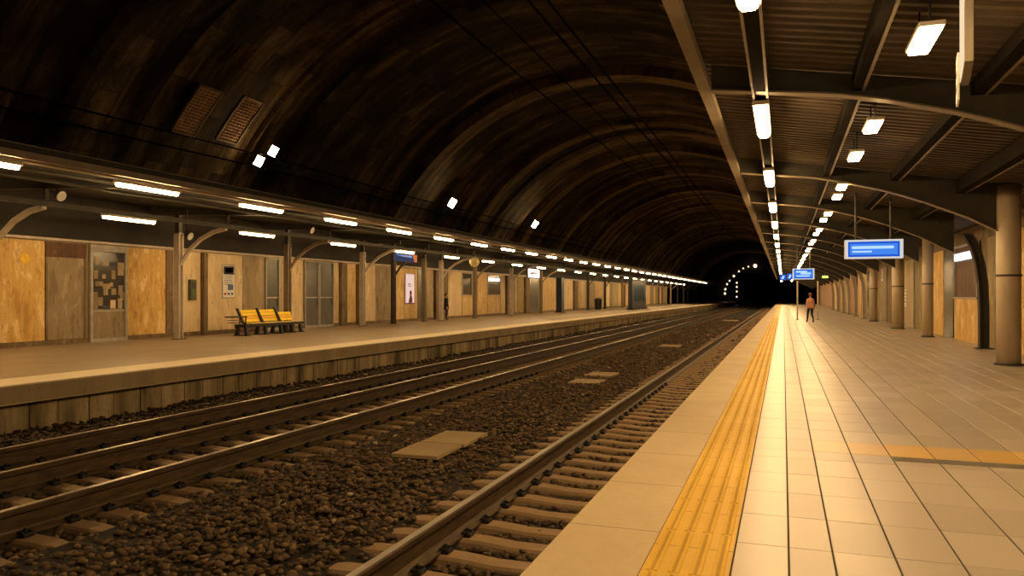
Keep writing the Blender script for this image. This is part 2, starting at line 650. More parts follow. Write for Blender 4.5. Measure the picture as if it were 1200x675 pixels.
def left_face():
    n = NT('stained_platform_face')
    tc = n.n('ShaderNodeTexCoord')
    sp = n.n('ShaderNodeSeparateXYZ')
    n.l(tc.outputs['Object'], sp.inputs[0])

    def nz(sy, sz, s, d=4):
        m = n.n('ShaderNodeMapping')
        m.inputs['Scale'].default_value = (1, sy, sz)
        n.l(tc.outputs['Object'], m.inputs['Vector'])
        return n.noise(m.outputs[0], s, d, 0.65)
    f = nz(1.6, 0.25, 1.0)
    f2 = nz(5, 3, 3)
    col = n.ramp(f, [(0.35, (0.14, 0.105, 0.06)), (0.48, (0.36, 0.28, 0.165)), (0.64, (0.58, 0.46, 0.28))])
    col = n.mix(n.ramp(f2, [(0.5, 0.0), (0.8, 0.5)]), col, (0.11, 0.085, 0.055))
    q = n.math('FRACT', n.math('DIVIDE', sp.outputs['Y'], 1.32))
    col = n.mix(n.math('LESS_THAN', q, 0.022), col, (0.03, 0.022, 0.014))
    return n.bsdf(col, 0.85, 0, f2, 0.01, 0.3, 0.2)


M_lface = left_face()
mb = MB()
mb.box(EDGE_L - 0.45, EDGE_L - 0.30, Y0, Y1, -1.3, -0.36)
y = Y0
while y < 120:
    mb.box(EDGE_L - 0.30, EDGE_L - 0.285, y + 0.03, y + 1.29, -1.3, -0.42)
    y += 1.32
structure(mb.build('wall_track_left', M_lface))
mb = MB()
mb.box(EDGE_L - 0.004, EDGE_L + 0.001, Y0, Y1, -0.34, -0.03)
structure(mb.build('trim_3', concrete('edge_face', (0.50, 0.39, 0.235), (0.36, 0.275, 0.16), 0.35, (1, 1.5, 0.4), 0.8)))

# track bed
mb = MB()
n_y = 120
for i in range(n_y):
    a, b = Y0 + (Y1 + 60 - Y0) * i / n_y, Y0 + (Y1 + 60 - Y0) * (i + 1) / n_y
    mb.quad([(EDGE_L - 0.3, a, BED), (EDGE_R + 0.3, a, BED), (EDGE_R + 0.3, b, BED), (EDGE_L - 0.3, b, BED)])
    mb.quad([(-6.95, a, BED + 0.055), (-4.05, a, BED + 0.055), (-4.05, b, BED + 0.055), (-6.95, b, BED + 0.055)])
    mb.quad([(-7.2, a, BED), (-6.95, a, BED + 0.055), (-6.95, b, BED + 0.055), (-7.2, b, BED)])
    mb.quad([(-4.05, a, BED + 0.055), (-3.8, a, BED), (-3.8, b, BED), (-4.05, b, BED + 0.055)])
structure(mb.build('ground', M_soil))


# ballast stones ------------------------------------------------------------
def ballast():
    g = np.random.default_rng(3)
    bm = bmesh.new()
    bmesh.ops.create_icosphere(bm, subdivisions=1, radius=1)
    bv = np.array([v.co[:] for v in bm.verts])
    bf = np.array([[v.index for v in f.verts] for f in bm.faces])
    bm.free()
    zones = [(3.2, 9, 210, .044), (9, 16, 190, .046), (16, 26, 130, .052), (26, 45, 60, .068), (45, 90, 24, .09)]
    P, R = [], []
    for (ya, yb, den, r) in zones:
        n = int((yb - ya) * 11.4 * den)
        xy = np.stack([g.uniform(EDGE_L - 0.16, EDGE_R - 0.1, n), g.uniform(ya, yb, n)], 1)
        d = -SN * xy[:, 0] + CS * xy[:, 1]
        u = 600 + 900 * (CS * xy[:, 0] + SN * xy[:, 1]) / np.maximum(d, .1)
        vv = 347 + 900 * 2.4 / np.maximum(d, .1)
        keep = (d > 0.5) & (u > -90) & (u < 1000) & (vv < 760)
        sx, sy = xy[:, 0], xy[:, 1]
        for (s0, s1, first) in ((-4.05, -0.9, 3.4), (-11.55, -6.8, 4.1)):
            ph = (sy - first) / 0.575
            dy = np.abs(ph - np.round(ph)) * 0.575
            on = (sx > s0) & (sx < s1) & (dy < 0.155)
            keep &= ~(on & (g.uniform(0, 1, n) > 0.05))
        for rx in (-10.73, -9.28, -7.60, -3.24, -1.57):
            keep &= np.abs(sx - rx) > 0.11
        for (bx, by, bw, bl) in ((-5.38, 11.7, .45, 1.15), (-5.35, 21.6, .5, .6), (-5.4, 23.8, .5, .6), (-5.3, 38.5, .55, .9), (-5.0, 80, .8, 2.1)):
            keep &= ~((np.abs(sx - bx) < bw) & (np.abs(sy - by) < bl))
        xy = xy[keep]
        P.append(xy)
        R.append(r * g.uniform(0.55, 1.25, len(xy)))
    P = np.concatenate(P)
    R = np.concatenate(R)
    n = len(P)
    # keep stones lower beside sleepers and rails
    nv = len(bv)
    sc = g.uniform(0.65, 1.25, (n, 3))
    sc[:, 2] *= 0.6
    jit = 1 + g.uniform(-0.28, 0.28, (n, nv))
    V = bv[None] * jit[:, :, None] * sc[:, None, :] * R[:, None, None]
    a = g.uniform(0, 2 * PI, n)
    tl = g.normal(0, 0.25, n)
    ca, sa, ct, st = np.cos(a), np.sin(a), np.cos(tl), np.sin(tl)
    x, y, z = V[..., 0].copy(), V[..., 1].copy(), V[..., 2].copy()
    y, z = y * ct[:, None] - z * st[:, None], y * st[:, None] + z * ct[:, None]
    x, y = x * ca[:, None] - y * sa[:, None], x * sa[:, None] + y * ca[:, None]
    px = P[:, 0]
    hump = 0.035 * np.sin((px + 3.9) * 1.15) ** 2 + 0.02 * np.sin(P[:, 1] * 0.9 + px)
    between = ((px > -11.2) & (px < -7.0)) | (px > -3.9)
    zc = BED + np.where(between, g.uniform(-0.01, 0.05, n), g.uniform(0.03, 0.11, n) + hump)
    V = np.stack([x + P[:, 0:1], y + P[:, 1:2], z + zc[:, None]], -1).reshape(-1, 3)
    F = (bf[None] + (np.arange(n) * nv)[:, None, None]).reshape(-1, 3)
    me = bpy.data.meshes.new('ballast_gravel')
    me.vertices.add(len(V))
    me.vertices.foreach_set('co', V.ravel())
    me.loops.add(F.size)
    me.loops.foreach_set('vertex_index', F.ravel().astype(np.int32))
    me.polygons.add(len(F))
    me.polygons.foreach_set('loop_start', np.arange(0, F.size, 3, dtype=np.int32))
    me.update(calc_edges=True)
    at = me.attributes.new('tone', 'FLOAT', 'POINT')
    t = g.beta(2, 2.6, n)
    t *= np.where(px < -11.3, 0.35, np.where((px > -10.8) & (px < -7.5), 0.5, np.where(px > -3.2, 0.6, 1.0)))  # shade along left platform wall painted into stone tone; greasy between rails
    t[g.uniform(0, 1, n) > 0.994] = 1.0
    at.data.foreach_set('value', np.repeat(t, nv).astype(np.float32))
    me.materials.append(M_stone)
    o = bpy.data.objects.new('ballast_gravel', me)
    COL.objects.link(o)
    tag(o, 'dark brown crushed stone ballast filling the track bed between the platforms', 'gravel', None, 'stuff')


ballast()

# rails ---------------------------------------------------------------------
RT = -0.62
RB = -0.92
RAILS = {'a': -10.73, 'b': -9.28, 'c': -7.60, 'd': -3.24, 'e': -1.57}


def rail(x, label):
    h = RT - RB
    half = [(0.095, 0), (0.095, 0.022), (0.030, 0.055), (0.016, 0.075), (0.016, h - 0.085), (0.046, h - 0.06), (0.050, h - 0.014), (0.040, h)]
    prof = [(x + a, RB + b) for a, b in half] + [(x - a, RB + b) for a, b in reversed(half)]
    t = thing('rail', label, 'rail', (0, 0, 0), 0, 'running rails')
    mb = MB()
    mb.prism(prof, 'y', Y0, Y1 + 40)
    mb.build('rail_body', M_rail, t)
    mb = MB()
    mb.prism([(x - 0.041, RT - 0.001), (x - 0.034, RT + 0.003), (x + 0.034, RT + 0.003), (x + 0.041, RT - 0.001)], 'y', Y0, Y1 + 40)
    hd = mb.build('running_surface', M_railtop, t)
    hd['label'] = 'polished running surface'
    return t


rail(RAILS['a'], 'rusty steel rail nearest the far platform wall')
rail(RAILS['b'], 'middle one of the three rusty steel rails beside the far platform')
rail(RAILS['c'], 'rusty steel rail edging the open gravel, third out from far platform wall')
rail(RAILS['d'], 'big rusty steel rail with shiny head, alone close to the near platform')
rail(RAILS['e'], 'steel rail tucked under the overhanging edge slab of the near platform')


# sleepers --------------------------------------------------------------------
def sleeper_mesh(x0, x1, seats):
    """Concrete sleeper: raised at the rail seats, dipping between them, chamfered sides."""
    mb = MB()
    N = 26
    rows = []
    for i in range(N + 1):
        x = x0 + (x1 - x0) * i / N
        k = min(abs(x - s) for s in seats)
        top = RB + 0.004 - 0.030 * min(1, max(0, (k - 0.22) / 0.38)) ** 1.5
        out = (x < min(seats) - 0.1) or (x > max(seats) + 0.1)
        if out:
            top = RB + 0.004 - 0.018 * min(1, k / 0.6)
        w = 0.125 if not out else 0.13
        if i in (0, N):
            top -= 0.012
            w -= 0.02
        rows.append([(x, -w - 0.03, BED - 0.15), (x, -w, top - 0.03), (x, -w + 0.02, top), (x, w - 0.02, top), (x, w, top - 0.03), (x, w + 0.03, BED - 0.15)])
    for a, b in zip(rows, rows[1:]):
        for k in range(5):
            mb.quad([a[k], b[k], b[k + 1], a[k + 1]])
    mb.quad(rows[0])
    mb.quad(rows[-1][::-1])
    return mb


def clip_mesh(x, side):
    """Rail fastening: shoulder block, bent spring clip and a bolt head."""
    mb = MB()
    s = side
    mb.box(min(x + s * 0.097, x + s * 0.175), max(x + s * 0.097, x + s * 0.175), -0.065, 0.065, RB + 0.004, RB + 0.045, bev=0.008)
    mb.tube([(x + s * 0.15, -0.05, RB + 0.05), (x + s * 0.08, -0.055, RB + 0.055), (x + s * 0.075, -0.02, RB + 0.05), (x + s * 0.13, 0.0, RB + 0.075), (x + s * 0.075, 0.02, RB + 0.05), (x + s * 0.08, 0.055, RB + 0.055), (x + s * 0.15, 0.05, RB + 0.05)], 0.014, 6)
    mb.lathe([(0.022, 0), (0.022, 0.04), (0.012, 0.05)], (x + s * 0.12, 0, RB + 0.045), 8)
    return mb


PITCH = 0.575


def sleepers(x0, x1, seats, first, count, clip_until, xs_vis, where, grp):
    root = None
    k = 0
    rest = MB()
    for i in range(430):
        y = first + i * PITCH
        if not any(seen(xx, y, RB) for xx in xs_vis):
            continue
        k += 1
        if k > count:
            break
        lab = f'concrete sleeper under {where}, {nth(k)} from the near end'
        jig = rnd.uniform(-0.025, 0.025)
        if root is None:
            root = thing('sleeper', lab, 'sleeper', (0, y, 0), 0, grp)
            sleeper_mesh(x0, x1, seats).build('concrete_block', M_sleeper, root)
            body = kids(root)
            clips = []
            for sx in seats:
                for sd in (-1, 1):
                    c = clip_mesh(sx, sd).build('rail_clip', M_black, root)
                    clips.append(c)
        else:
            dup(root, (0, y + jig, 0), lab, grp, body + clips if y < clip_until else body, rz=rnd.uniform(-0.01, 0.01))
    # the far remainder, too small to count
    m = sleeper_mesh(x0, x1, seats)
    far = MB()
    y = first + i * PITCH
    while y < 200:
        b = len(far.v)
        far.v += [(p[0], p[1] + y, p[2]) for p in m.v]
        far.f += [tuple(b + q for q in f) for f in m.f]
        far.m += m.m
        y += PITCH
    o = far.build('far_sleepers', M_sleeper, fix=False)
    tag(o, f'distant run of concrete sleepers under {where}, towards the dark tunnel', 'sleepers', None, 'stuff')


sleepers(-4.02, -1.18, [RAILS['d'], RAILS['e']], 3.4, 140, 22, (-4.0, -3.4, -2.2), 'the near right-hand track', 'sleepers of the near track')
sleepers(-11.5, -6.95, [RAILS['a'], RAILS['b'], RAILS['c']], 4.1, 140, 24, (-6.9, -8.4), 'the far three-railed track', 'sleepers of the far track')


# concrete cover slabs lying in the gravel
def slab(cx, cy, wx, wy, label, rz=0.0, z=-0.845):
    mb = MB()
    mb.box(-wx / 2, wx / 2, -wy / 2, wy / 2, -0.06, 0.0, bev=0.008)
    o = mb.build('cover_slab', M_slab)
    o.location = (cx, cy, z)
    o.rotation_euler = (0, 0, rz)
    tag(o, label, 'slab', 'concrete covers in the gravel')


slab(-5.38, 11.15, 0.78, 1.0, 'square concrete cover slab on the gravel, nearer one of the adjoining pair', 0.03)
slab(-5.38, 12.25, 0.80, 1.12, 'square concrete cover slab on the gravel, farther one of the adjoining pair', 0.02)
slab(-5.35, 21.6, 0.85, 1.1, 'concrete cover slab halfway down the gravel, nearer of two', 0.0)
slab(-5.4, 23.8, 0.85, 1.1, 'concrete cover slab halfway down the gravel, just beyond its twin', 0.0)
slab(-5.3, 38.5, 0.95, 1.6, 'single concrete cover slab far down the gravel between tracks', 0.0)
slab(-5.0, 80.0, 1.4, 4.0, 'pale concrete cover slab in gravel close to the dark tunnel mouth', 0.0)


# tunnel vault ---------------------------------------------------------------
def vault():
    mb = MB()
    a0 = PI - math.asin((3.3 - VZ) / VR)      # left springing, behind the wall
    a1 = math.asin((5.45 - VZ) / VR)          # right end, above the canopy roof
    NA = 72
    rr = random.Random(11)
    ribs = [8, 18.5, 29.5, 41.5, 53.5, 65, 77, 90, 106, 128, 160, 200]
    bounds = []
    y = Y0
    for q in ribs + [Y1]:
        while y < q - 0.01:
            w_ = min(rr.choice([1.6, 2.2, 2.8, 3.6]), q - y)
            if q - y - w_ < 1.0:
                w_ = q - y
            # right behind a rib the vault steps back, then comes forward again
            bounds.append((y, y + w_, rr.choice([0.22, 0.10, 0.0, 0.16]) if y > -5 else 0.0, rr.uniform(0.0, 0.45) if y < 34 else rr.uniform(0.15, 0.85)))  # near bays toned darker: their lack of lamplight is put into the colour
            y += w_
        if q < Y1:
            bounds.append((y, y + 1.5, -0.30, rr.uniform(0.25, 0.4) if y < 34 else rr.uniform(0.85, 1.05)))  # near ribs likewise darkened in colour, where little light reaches
            y += 1.5
    tone = []

    def ring(R, y):
        return [(VX + R * math.cos(a0 + (a1 - a0) * i / NA), y, VZ + R * math.sin(a0 + (a1 - a0) * i / NA)) for i in range(NA + 1)]
    prev = None
    for (ya, yb, off, tn) in bounds:
        A, B = ring(VR + off, ya), ring(VR + off, yb)
        for i in range(NA):
            mb.quad([A[i], A[i + 1], B[i + 1], B[i]])
        tone += [tn] * (4 * NA)
        if prev is not None and abs(prev[0] - off) > 1e-4:
            for i in range(NA):
                mb.quad([prev[1][i], prev[1][i + 1], A[i + 1], A[i]])
            tone += [0.95] * (4 * NA)
        prev = (off, B)
    o = mb.build('ceiling', M_vault, fix=False)
    o.data.attributes.new('tone', 'FLOAT', 'POINT').data.foreach_set('value', tone)
    structure(o)


vault()
# end wall with the running tunnel mouth
mb = MB()
CXP, RP, ZP = -8.4, 7.7, 1.4
for i in range(40):
    a, b = PI * i / 40, PI * (i + 1) / 40
    P = [(CXP + RP * math.cos(t), Y1, ZP + RP * math.sin(t)) for t in (a, b)]
    Q = [(VX + 22 * math.cos(t), Y1, -1.5 + 22 * math.sin(t)) for t in (a, b)]
    mb.quad([P[0], Q[0], Q[1], P[1]])
    R_ = [(p[0], Y1 + 60, p[2]) for p in P]
    mb.quad([P[0], P[1], R_[1], R_[0]])
mb.box(CXP + RP, CXP + 32, Y1, Y1 + 0.4, -1.5, ZP)
mb.box(CXP - 24, CXP - RP, Y1, Y1 + 0.4, -1.5, ZP)
mb.box(-30, 14, Y1 + 60, Y1 + 60.4, -1.5, 12)
structure(mb.build('wall_end', M_far))
# wall behind the viewer, plain masonry
mb = MB()
mb.box(-25, 7, Y0 - 0.4, Y0, -1.4, 14.5)
structure(mb.build('wall_back', M_hall_dark))


# vault grilles
def vault_pt(px, py, inset=0.12):
    du, dv = (px - 600) / 900, (py - 347) / 900
    r = Vector((-SN + du * CS, CS + du * SN, -dv))
    R = VR - inset
    ox, oz = 0 - VX, HC - VZ
    A = r.x ** 2 + r.z ** 2
    B = 2 * (ox * r.x + oz * r.z)
    C = ox * ox + oz * oz - R * R
    t = (-B + math.sqrt(B * B - 4 * A * C)) / (2 * A)
    return Vector((0, 0, HC)) + r * t


def grille(ya, yb, ang0, ang1, label):
    """Woven wire mesh panel following the vault, in a flat steel frame."""
    def P(y, a, R):
        return (VX + R * math.cos(a), y, VZ + R * math.sin(a))
    t = thing('vent_grille', label, 'grille', P((ya + yb) / 2, (ang0 + ang1) / 2, VR), 0, 'mesh grilles on the vault')
    L = Vector(t.location)
    R = VR - 0.34

    def rel(p):
        return tuple(Vector(p) - L)
    mb = MB()
    n1, n2 = 11, 16
    for i in range(n1 + 1):
        y = ya + (yb - ya) * i / n1
        mb.tube([rel(P(y, ang0 + (ang1 - ang0) * k / 6, R + 0.02 * (i % 2))) for k in range(7)], 0.03, 5)
    for k in range(n2 + 1):
        a = ang0 + (ang1 - ang0) * k / n2
        mb.tube([rel(P(ya, a, R)), rel(P(yb, a, R))], 0.03, 5)
    mb.build('wire_mesh', M_grille, t)
    mb = MB()
    e = 0.06
    for y in (ya, yb):
        mb.tube([rel(P(y, ang0 + (ang1 - ang0) * k / 6, R)) for k in range(7)], e, 6)
    for a in (ang0, ang1):
        mb.tube([rel(P(ya, a, R)), rel(P(yb, a, R))], e, 6)
    mb.build('frame', M_brown, t)
    mb = MB()
    for k in range(6):
        a, b = ang0 + (ang1 - ang0) * k / 6, ang0 + (ang1 - ang0) * (k + 1) / 6
        mb.quad([rel(P(ya, a, R + 0.10)), rel(P(yb, a, R + 0.10)), rel(P(yb, b, R + 0.10)), rel(P(ya, b, R + 0.10))])
    mb.build('backing', M_hall_dark, t)


def ang_of(p):
    return math.atan2(p.z - VZ, p.x - VX)


g1a, g1b = vault_pt(231, 97, .3), vault_pt(200, 152, .3)
g1c = vault_pt(228, 157, .3)
g2a, g2b = vault_pt(315, 122, .3), vault_pt(276, 168, .3)
g2c = vault_pt(252, 162, .3)
grille(g1b.y, g1c.y, ang_of(g1a), ang_of(g1b), 'mesh grille on the dark vault, nearer of the two')
grille(g2c.y, g2b.y, ang_of(g2a), ang_of(g2b), 'mesh grille on the dark vault, nearer the twin floodlight')


# cables and wires
def wire(name, pts, r, label, cat, group):
    mb = MB()
    mb.tube(pts, r, 6)
    o = mb.build(name, M_cable, smooth=True)
    tag(o, label, cat, group)


def sag(x, z, y0=-4, y1=150, n=40, s=0.12, span=34):
    return [(x, y0 + (y1 - y0) * i / n, z - s * math.sin(PI * (((y0 + (y1 - y0) * i / n) / span) % 1))) for i in range(n + 1)]


wire('overhead_wire', sag(-2.59, 4.80, s=0.02), 0.016, 'overhead wire above the near track, outermost of the right pair', 'wire', 'overhead wires')
wire('overhead_wire', sag(-2.55, 5.03, s=0.05), 0.016, 'overhead wire above the near track, closest to the right canopy', 'wire', 'overhead wires')
wire('overhead_wire', sag(-5.36, 6.40, s=0.04), 0.016, 'overhead wire under the vault, farthest from the right canopy', 'wire', 'overhead wires')
wire('overhead_wire', sag(-4.93, 6.80, s=0.06), 0.014, 'overhead wire under the vault, between the pair and the outermost wire', 'wire', 'overhead wires')
for (H, ratio, lab) in ((6.05, 3.52, 'cable strung along the left vault through the floodlights'), (5.45, 3.87, 'lower cable strung along the left vault under the floodlights')):
    X = -H * ratio
    wire('vault_cable', [(X, -2 + 4 * i, HC + H + 0.05 * math.sin(i)) for i in range(30)], 0.03, lab, 'cable', 'cables on the vault')


# ------------------------------------------------------------------ lamps
def tube_lamp(name, L, w, label, cat, loc, group, style='tube'):
    """Batten lamp, long axis along the tracks: steel housing with a rounded diffuser below."""
    t = thing(name, label, cat, loc, 0, group)
    mb = MB()
    mb.box(-w * 0.62, w * 0.62, -L / 2 - 0.06, L / 2 + 0.06, 0.0, 0.07, bev=0.008)
    mb.build('housing', M_steel_lt, t)
    mb = MB()
    prof = [(-w / 2, 0.0), (-w / 2, -0.035), (-w * 0.3, -0.075), (w * 0.3, -0.075), (w / 2, -0.035), (w / 2, 0.0)]
    mb.prism(prof, 'y', -L / 2, L / 2)
    d = mb.build('diffuser', M_tube, t)
    d['label'] = 'glowing warm white diffuser'
    return t


def lamp_row(name, X, z, ys, L, w, where, group):
    root, k = None, 0
    for y in ys:
        vis = seen(X, y, z) or seen(X, y + L / 2, z)
        if vis:
            k += 1
            lab = f'glowing tube lamp {where}, {nth(k)} from the near end'
        else:
            lab = f'tube lamp {where}, before the first one in view'
        if root is None:
            root = tube_lamp(name, L, w, lab, 'lamp', (X, y, z), group)
            ps = kids(root)
        else:
            dup(root, (X, y, z), lab, group, ps)


lamp_row('tube_lamp', -14.25, 4.17, [1.7 + 4.22 * i for i in range(37)], 1.8, 0.13, 'along the left canopy front edge', 'tube lamps on the left canopy edge')
lamp_row('tube_lamp', -19.0, 3.98, [6.2 + 6.1 * i for i in range(26)], 1.9, 0.13, 'on the inner beam of the left canopy', 'tube lamps inside the left canopy')
lamp_row('tube_lamp', -0.33, 4.55, [0.4 + 6.6 * i for i in range(25)], 2.2, 0.20, 'under the right canopy on the cable tray', 'tube lamps along the right cable tray')


# right inner row: box lamps in irregular pairs
def box_row():
    spots = [(1.42, 2.6), (1.42, 5.9), (1.42, 9.2), (1.36, 13.6), (1.33, 16.4), (1.38, 20.9), (1.40, 22.9)]
    y = 27.5
    while y < 150:
        spots.append((1.40, y))
        spots.append((1.36, y + 2.2))
        y += 6.6
    root, k = None, 0
    for (X, y) in spots:
        z = 4.34
        vis = seen(X, y, z)
        if vis:
            k += 1
            lab = f'glowing box lamp on the inner row of the right canopy, {nth(k)} from the near end'
        else:
            lab = 'box lamp on the inner row of the right canopy, before the first in view'
        if root is None:
            root = thing('box_lamp', lab, 'lamp', (X, y, z), 0, 'box lamps inside the right canopy')
            mb = MB()
            mb.box(-0.125, 0.125, -0.46, 0.46, 0.0, 0.05, bev=0.01)
            mb.build('housing', M_steel_lt, root)
            mb = MB()
            mb.prism([(-0.105, 0.0), (-0.095, -0.04), (0.095, -0.04), (0.105, 0.0)], 'y', -0.42, 0.42)
            d = mb.build('diffuser', M_tube, root)
            d['label'] = 'glowing warm white diffuser'
            for yy in (-0.32, 0.32):
                mb = MB()
                mb.tube([(0, yy, 0.05), (0, yy, 0.40)], 0.012, 6)
                mb.build('hanger', M_black, root)
            ps = kids(root)
        else:
            dup(root, (X, y, z), lab, 'box lamps inside the right canopy', ps)


box_row()


# floodlights on the vault
def flood(loc, aim, label, twin=False, s=1.0, group='floodlights on the vault'):
    t = thing('floodlight', label, 'floodlight', loc, 0, group)
    d = Vector(aim).normalized()
    s_ = d.cross(Vector((0, 1, 0))).normalized()
    u = s_.cross(d)
    offs = [(0, 0)] if not twin else [(0.30, 0.26), (-0.30, -0.26)]
    for (oa, ob) in offs:
        c = s_ * oa + Vector((0, 1, 0)) * ob
        M = Matrix((s_, u, d)).transposed()
        w, h = 0.38 * s, 0.28 * s

        def P(x, y, z):
            return tuple(c + M @ Vector((x, y, z)))
        mb = MB()
        F = [P(-w, -h, 0), P(w, -h, 0), P(w, h, 0), P(-w, h, 0)]
        B = [P(-w * .6, -h * .6, -0.28 * s), P(w * .6, -h * .6, -0.28 * s), P(w * .6, h * .6, -0.28 * s), P(-w * .6, h * .6, -0.28 * s)]
        mb.quad(B)
        for i in range(4):
            mb.quad([F[i], F[(i + 1) % 4], B[(i + 1) % 4], B[i]])
        mb.build('reflector_housing', M_black, t)
        mb = MB()
        k = 0.9
        F = [P(-w * k, -h * k, 0.01), P(w * k, -h * k, 0.01), P(w * k, h * k, 0.01), P(-w * k, h * k, 0.01)]
        G = [P(-w * k * .7, -h * k * .7, 0.06), P(w * k * .7, -h * k * .7, 0.06), P(w * k * .7, h * k * .7, 0.06), P(-w * k * .7, h * k * .7, 0.06)]
        mb.quad(G)
        for i in range(4):
            mb.quad([F[i], F[(i + 1) % 4], G[(i + 1) % 4], G[i]])
        e = mb.build('lens', M_flood, t)
        e['label'] = 'glowing warm white lens'
    mb = MB()
    mb.tube([tuple(-d * 0.2), tuple(-d * 0.2 + Vector((-0.42, 0, 0.25)))], 0.04, 6)
    mb.tube([tuple(-d * 0.2 + Vector((-0.1, -0.3, 0))), tuple(-d * 0.2 + Vector((-0.1, 0.3, 0)))], 0.03, 6)
    mb.build('bracket', M_black, t)


for (px, py, tw, s, lab) in ((312, 183, True, 0.62, 'twin floodlight on the left vault beside the mesh grilles'), (530, 238, False, 0.85, 'single floodlight on the left vault, next beyond the twin floodlight'), (627, 263, False, 0.9, 'single floodlight on the left vault, farther one down the tunnel')):
    p = vault_pt(px, py, 0.75)
    flood(p, (0.62, -0.62, -0.42), lab, tw, s)

# spot lamps hung under the left canopy, unlit
for (px, py, X, lab) in ((72, 230, -18.4, 'round unlit spotlight hanging under the left canopy, nearest the frame edge'), (223, 277, -20.2, 'round unlit spotlight behind the first pale left column'), (366, 270, -18.6, 'round unlit spotlight hanging under the left canopy above the grey doors'), (533, 285, -18.6, 'round unlit spotlight hanging under the left canopy near the amber globe')):
    y = wall_y(px, X)
    d = -SN * X + CS * y
    z = HC - (py - 347) / 900 * d
    t = thing('spotlight', lab, 'spotlight', (X, y, z), 0, 'spotlights under the left canopy')
    q = Vector((0.95, 0.1, -0.42)).normalized()
    mb = MB()
    mb.tube([tuple(-q * 0.22), tuple(-q * 0.1), tuple(q * 0.0)], [0.06, 0.13, 0.155], 18)
    mb.build('housing', M_steel, t)
    mb = MB()
    mb.tube([tuple(q * 0.0), tuple(q * 0.03)], [0.145, 0.13], 18)
    mb.build('lens', M_white, t)
    mb = MB()
    mb.tube([tuple(-q * 0.1), (-0.15, 0, 0.2), (-0.15, 0, 4.75 - z)], 0.025, 6)
    mb.build('bracket', M_steel, t)

# amber globe lamp hanging over the left platform
X = -17.5
y = wall_y(556, X)
d = -SN * X + CS * y
z = HC + (347 - 307) / 900 * d
t = thing('globe_lamp', 'amber glass globe on a thin rod under the left canopy', 'lamp', (X, y, z))
mb = MB()
mb.lathe([(0.05, -0.3), (0.2, -0.24), (0.3, -0.05), (0.28, 0.12), (0.16, 0.24), (0.06, 0.28)], (0, 0, 0), 16)
mb.build('globe', M_globe, t, smooth=True)
mb = MB()
mb.tube([(0, 0, 0.27), (0, 0, 4.55 - z)], 0.035, 6)
mb.build('rod', M_steel, t)

# string of lamps around the tunnel mouth
k = 0
for (px, py, Yv) in ((849.5, 344, 231.4), (850, 339, 231.4), (852, 333, 231.4), (855, 329, 231.4), (860, 323.5, 231.4), (866, 318, 231.4), (871, 314.5, 231.4), (877, 312.5, 231.4), (885, 311.5, 231.4), ):
    k += 1
    du, dv = (px - 600) / 900, (py - 347) / 900
    r = Vector((-SN + du * CS, CS + du * SN, -dv))
    p = Vector((0, 0, HC)) + r * (Yv / r.y)
    s = 0.5 if k == 9 else rnd.uniform(0.15, 0.28)
    t = thing('bulkhead_lamp', f'small glowing lamp at the dark tunnel mouth, {nth(k)} of the string clockwise', 'lamp', p, 0, 'lamps around the tunnel mouth')
    mb = MB()
    mb.lathe([(s * .5, -s), (s * .9, -s * .5), (s, 0), (s * .9, s * .5), (s * .5, s)], (0, 0, 0), 10)
    mb.build('lens', M_farlamp, t)
    mb = MB()
    mb.box(-s, s, 0.3, 0.6, -s, s)
    mb.build('bracket', M_black, t)

# lit mast inside the tunnel mouth
du = (863.5 - 600) / 900
r = Vector((-SN + du * CS, CS + du * SN, 0))
p = r * (226 / r.y)
t = thing('signal_mast', 'distant mast with small glowing lamps inside the lamp arc of tunnel mouth', 'mast', (p.x, p.y, BED))
mb = MB()
mb.tube([(0, 0, 0), (0, 0, 6.8)], 0.09, 8)
mb.build('mast_pole', M_steel, t)
for zz in (2.4, 3.9, 5.2, 6.4):
    mb = MB()
    mb.lathe([(.08, -.2), (.17, -.11), (.2, 0), (.17, .11), (.08, .2)], (0, -0.25, zz), 10)
    mb.build('lamp_lens', M_farlamp, t)

# ------------------------------------------------------------------ left canopy
# roof sloping up from the front edge to the wall
mb = MB()
mb.prism([(-13.9, 4.42), (-22.75, 5.0), (-22.75, 5.12), (-13.9, 4.54)], 'y', Y0, 158)
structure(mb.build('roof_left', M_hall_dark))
t = thing('canopy_edge_beam', 'long steel beam along the front edge of the left canopy above tube lamps', 'beam', (-14.2, 0, 4.3))
mb = MB()
mb.box(-0.12, 0.25, Y0, 157, 0.0, 0.14)
mb.box(0.22, 0.28, Y0, 157, -0.02, 0.26)
mb.build('beam_body', M_steel_mid, t)
mb = MB()
mb.box(-0.10, 0.02, Y0, 157, -0.045, 0.0)
mb.build('lamp_rail', M_steel_lt, t)
mb = MB()
mb.box(-19.05, -18.95, Y0, 157, 4.055, 4.085)
mb.box(-19.015, -18.985, Y0, 157, 4.085, 4.2)
tag(mb.build('canopy_inner_beam', M_steel), 'long thin beam inside the left canopy carrying the lower tube lamps', 'beam')
mb = MB()
for (xx, zz, rr_) in ((-15.3, 4.325, 0.04), (-16.6, 4.36, 0.045)):
    mb.tube([(xx, Y0 + 0.1, zz), (xx, 156, zz)], rr_, 6)
tag(mb.build('conduit_run', M_steel), 'thin conduits running along beneath the left canopy roof', 'conduit', None, 'stuff')

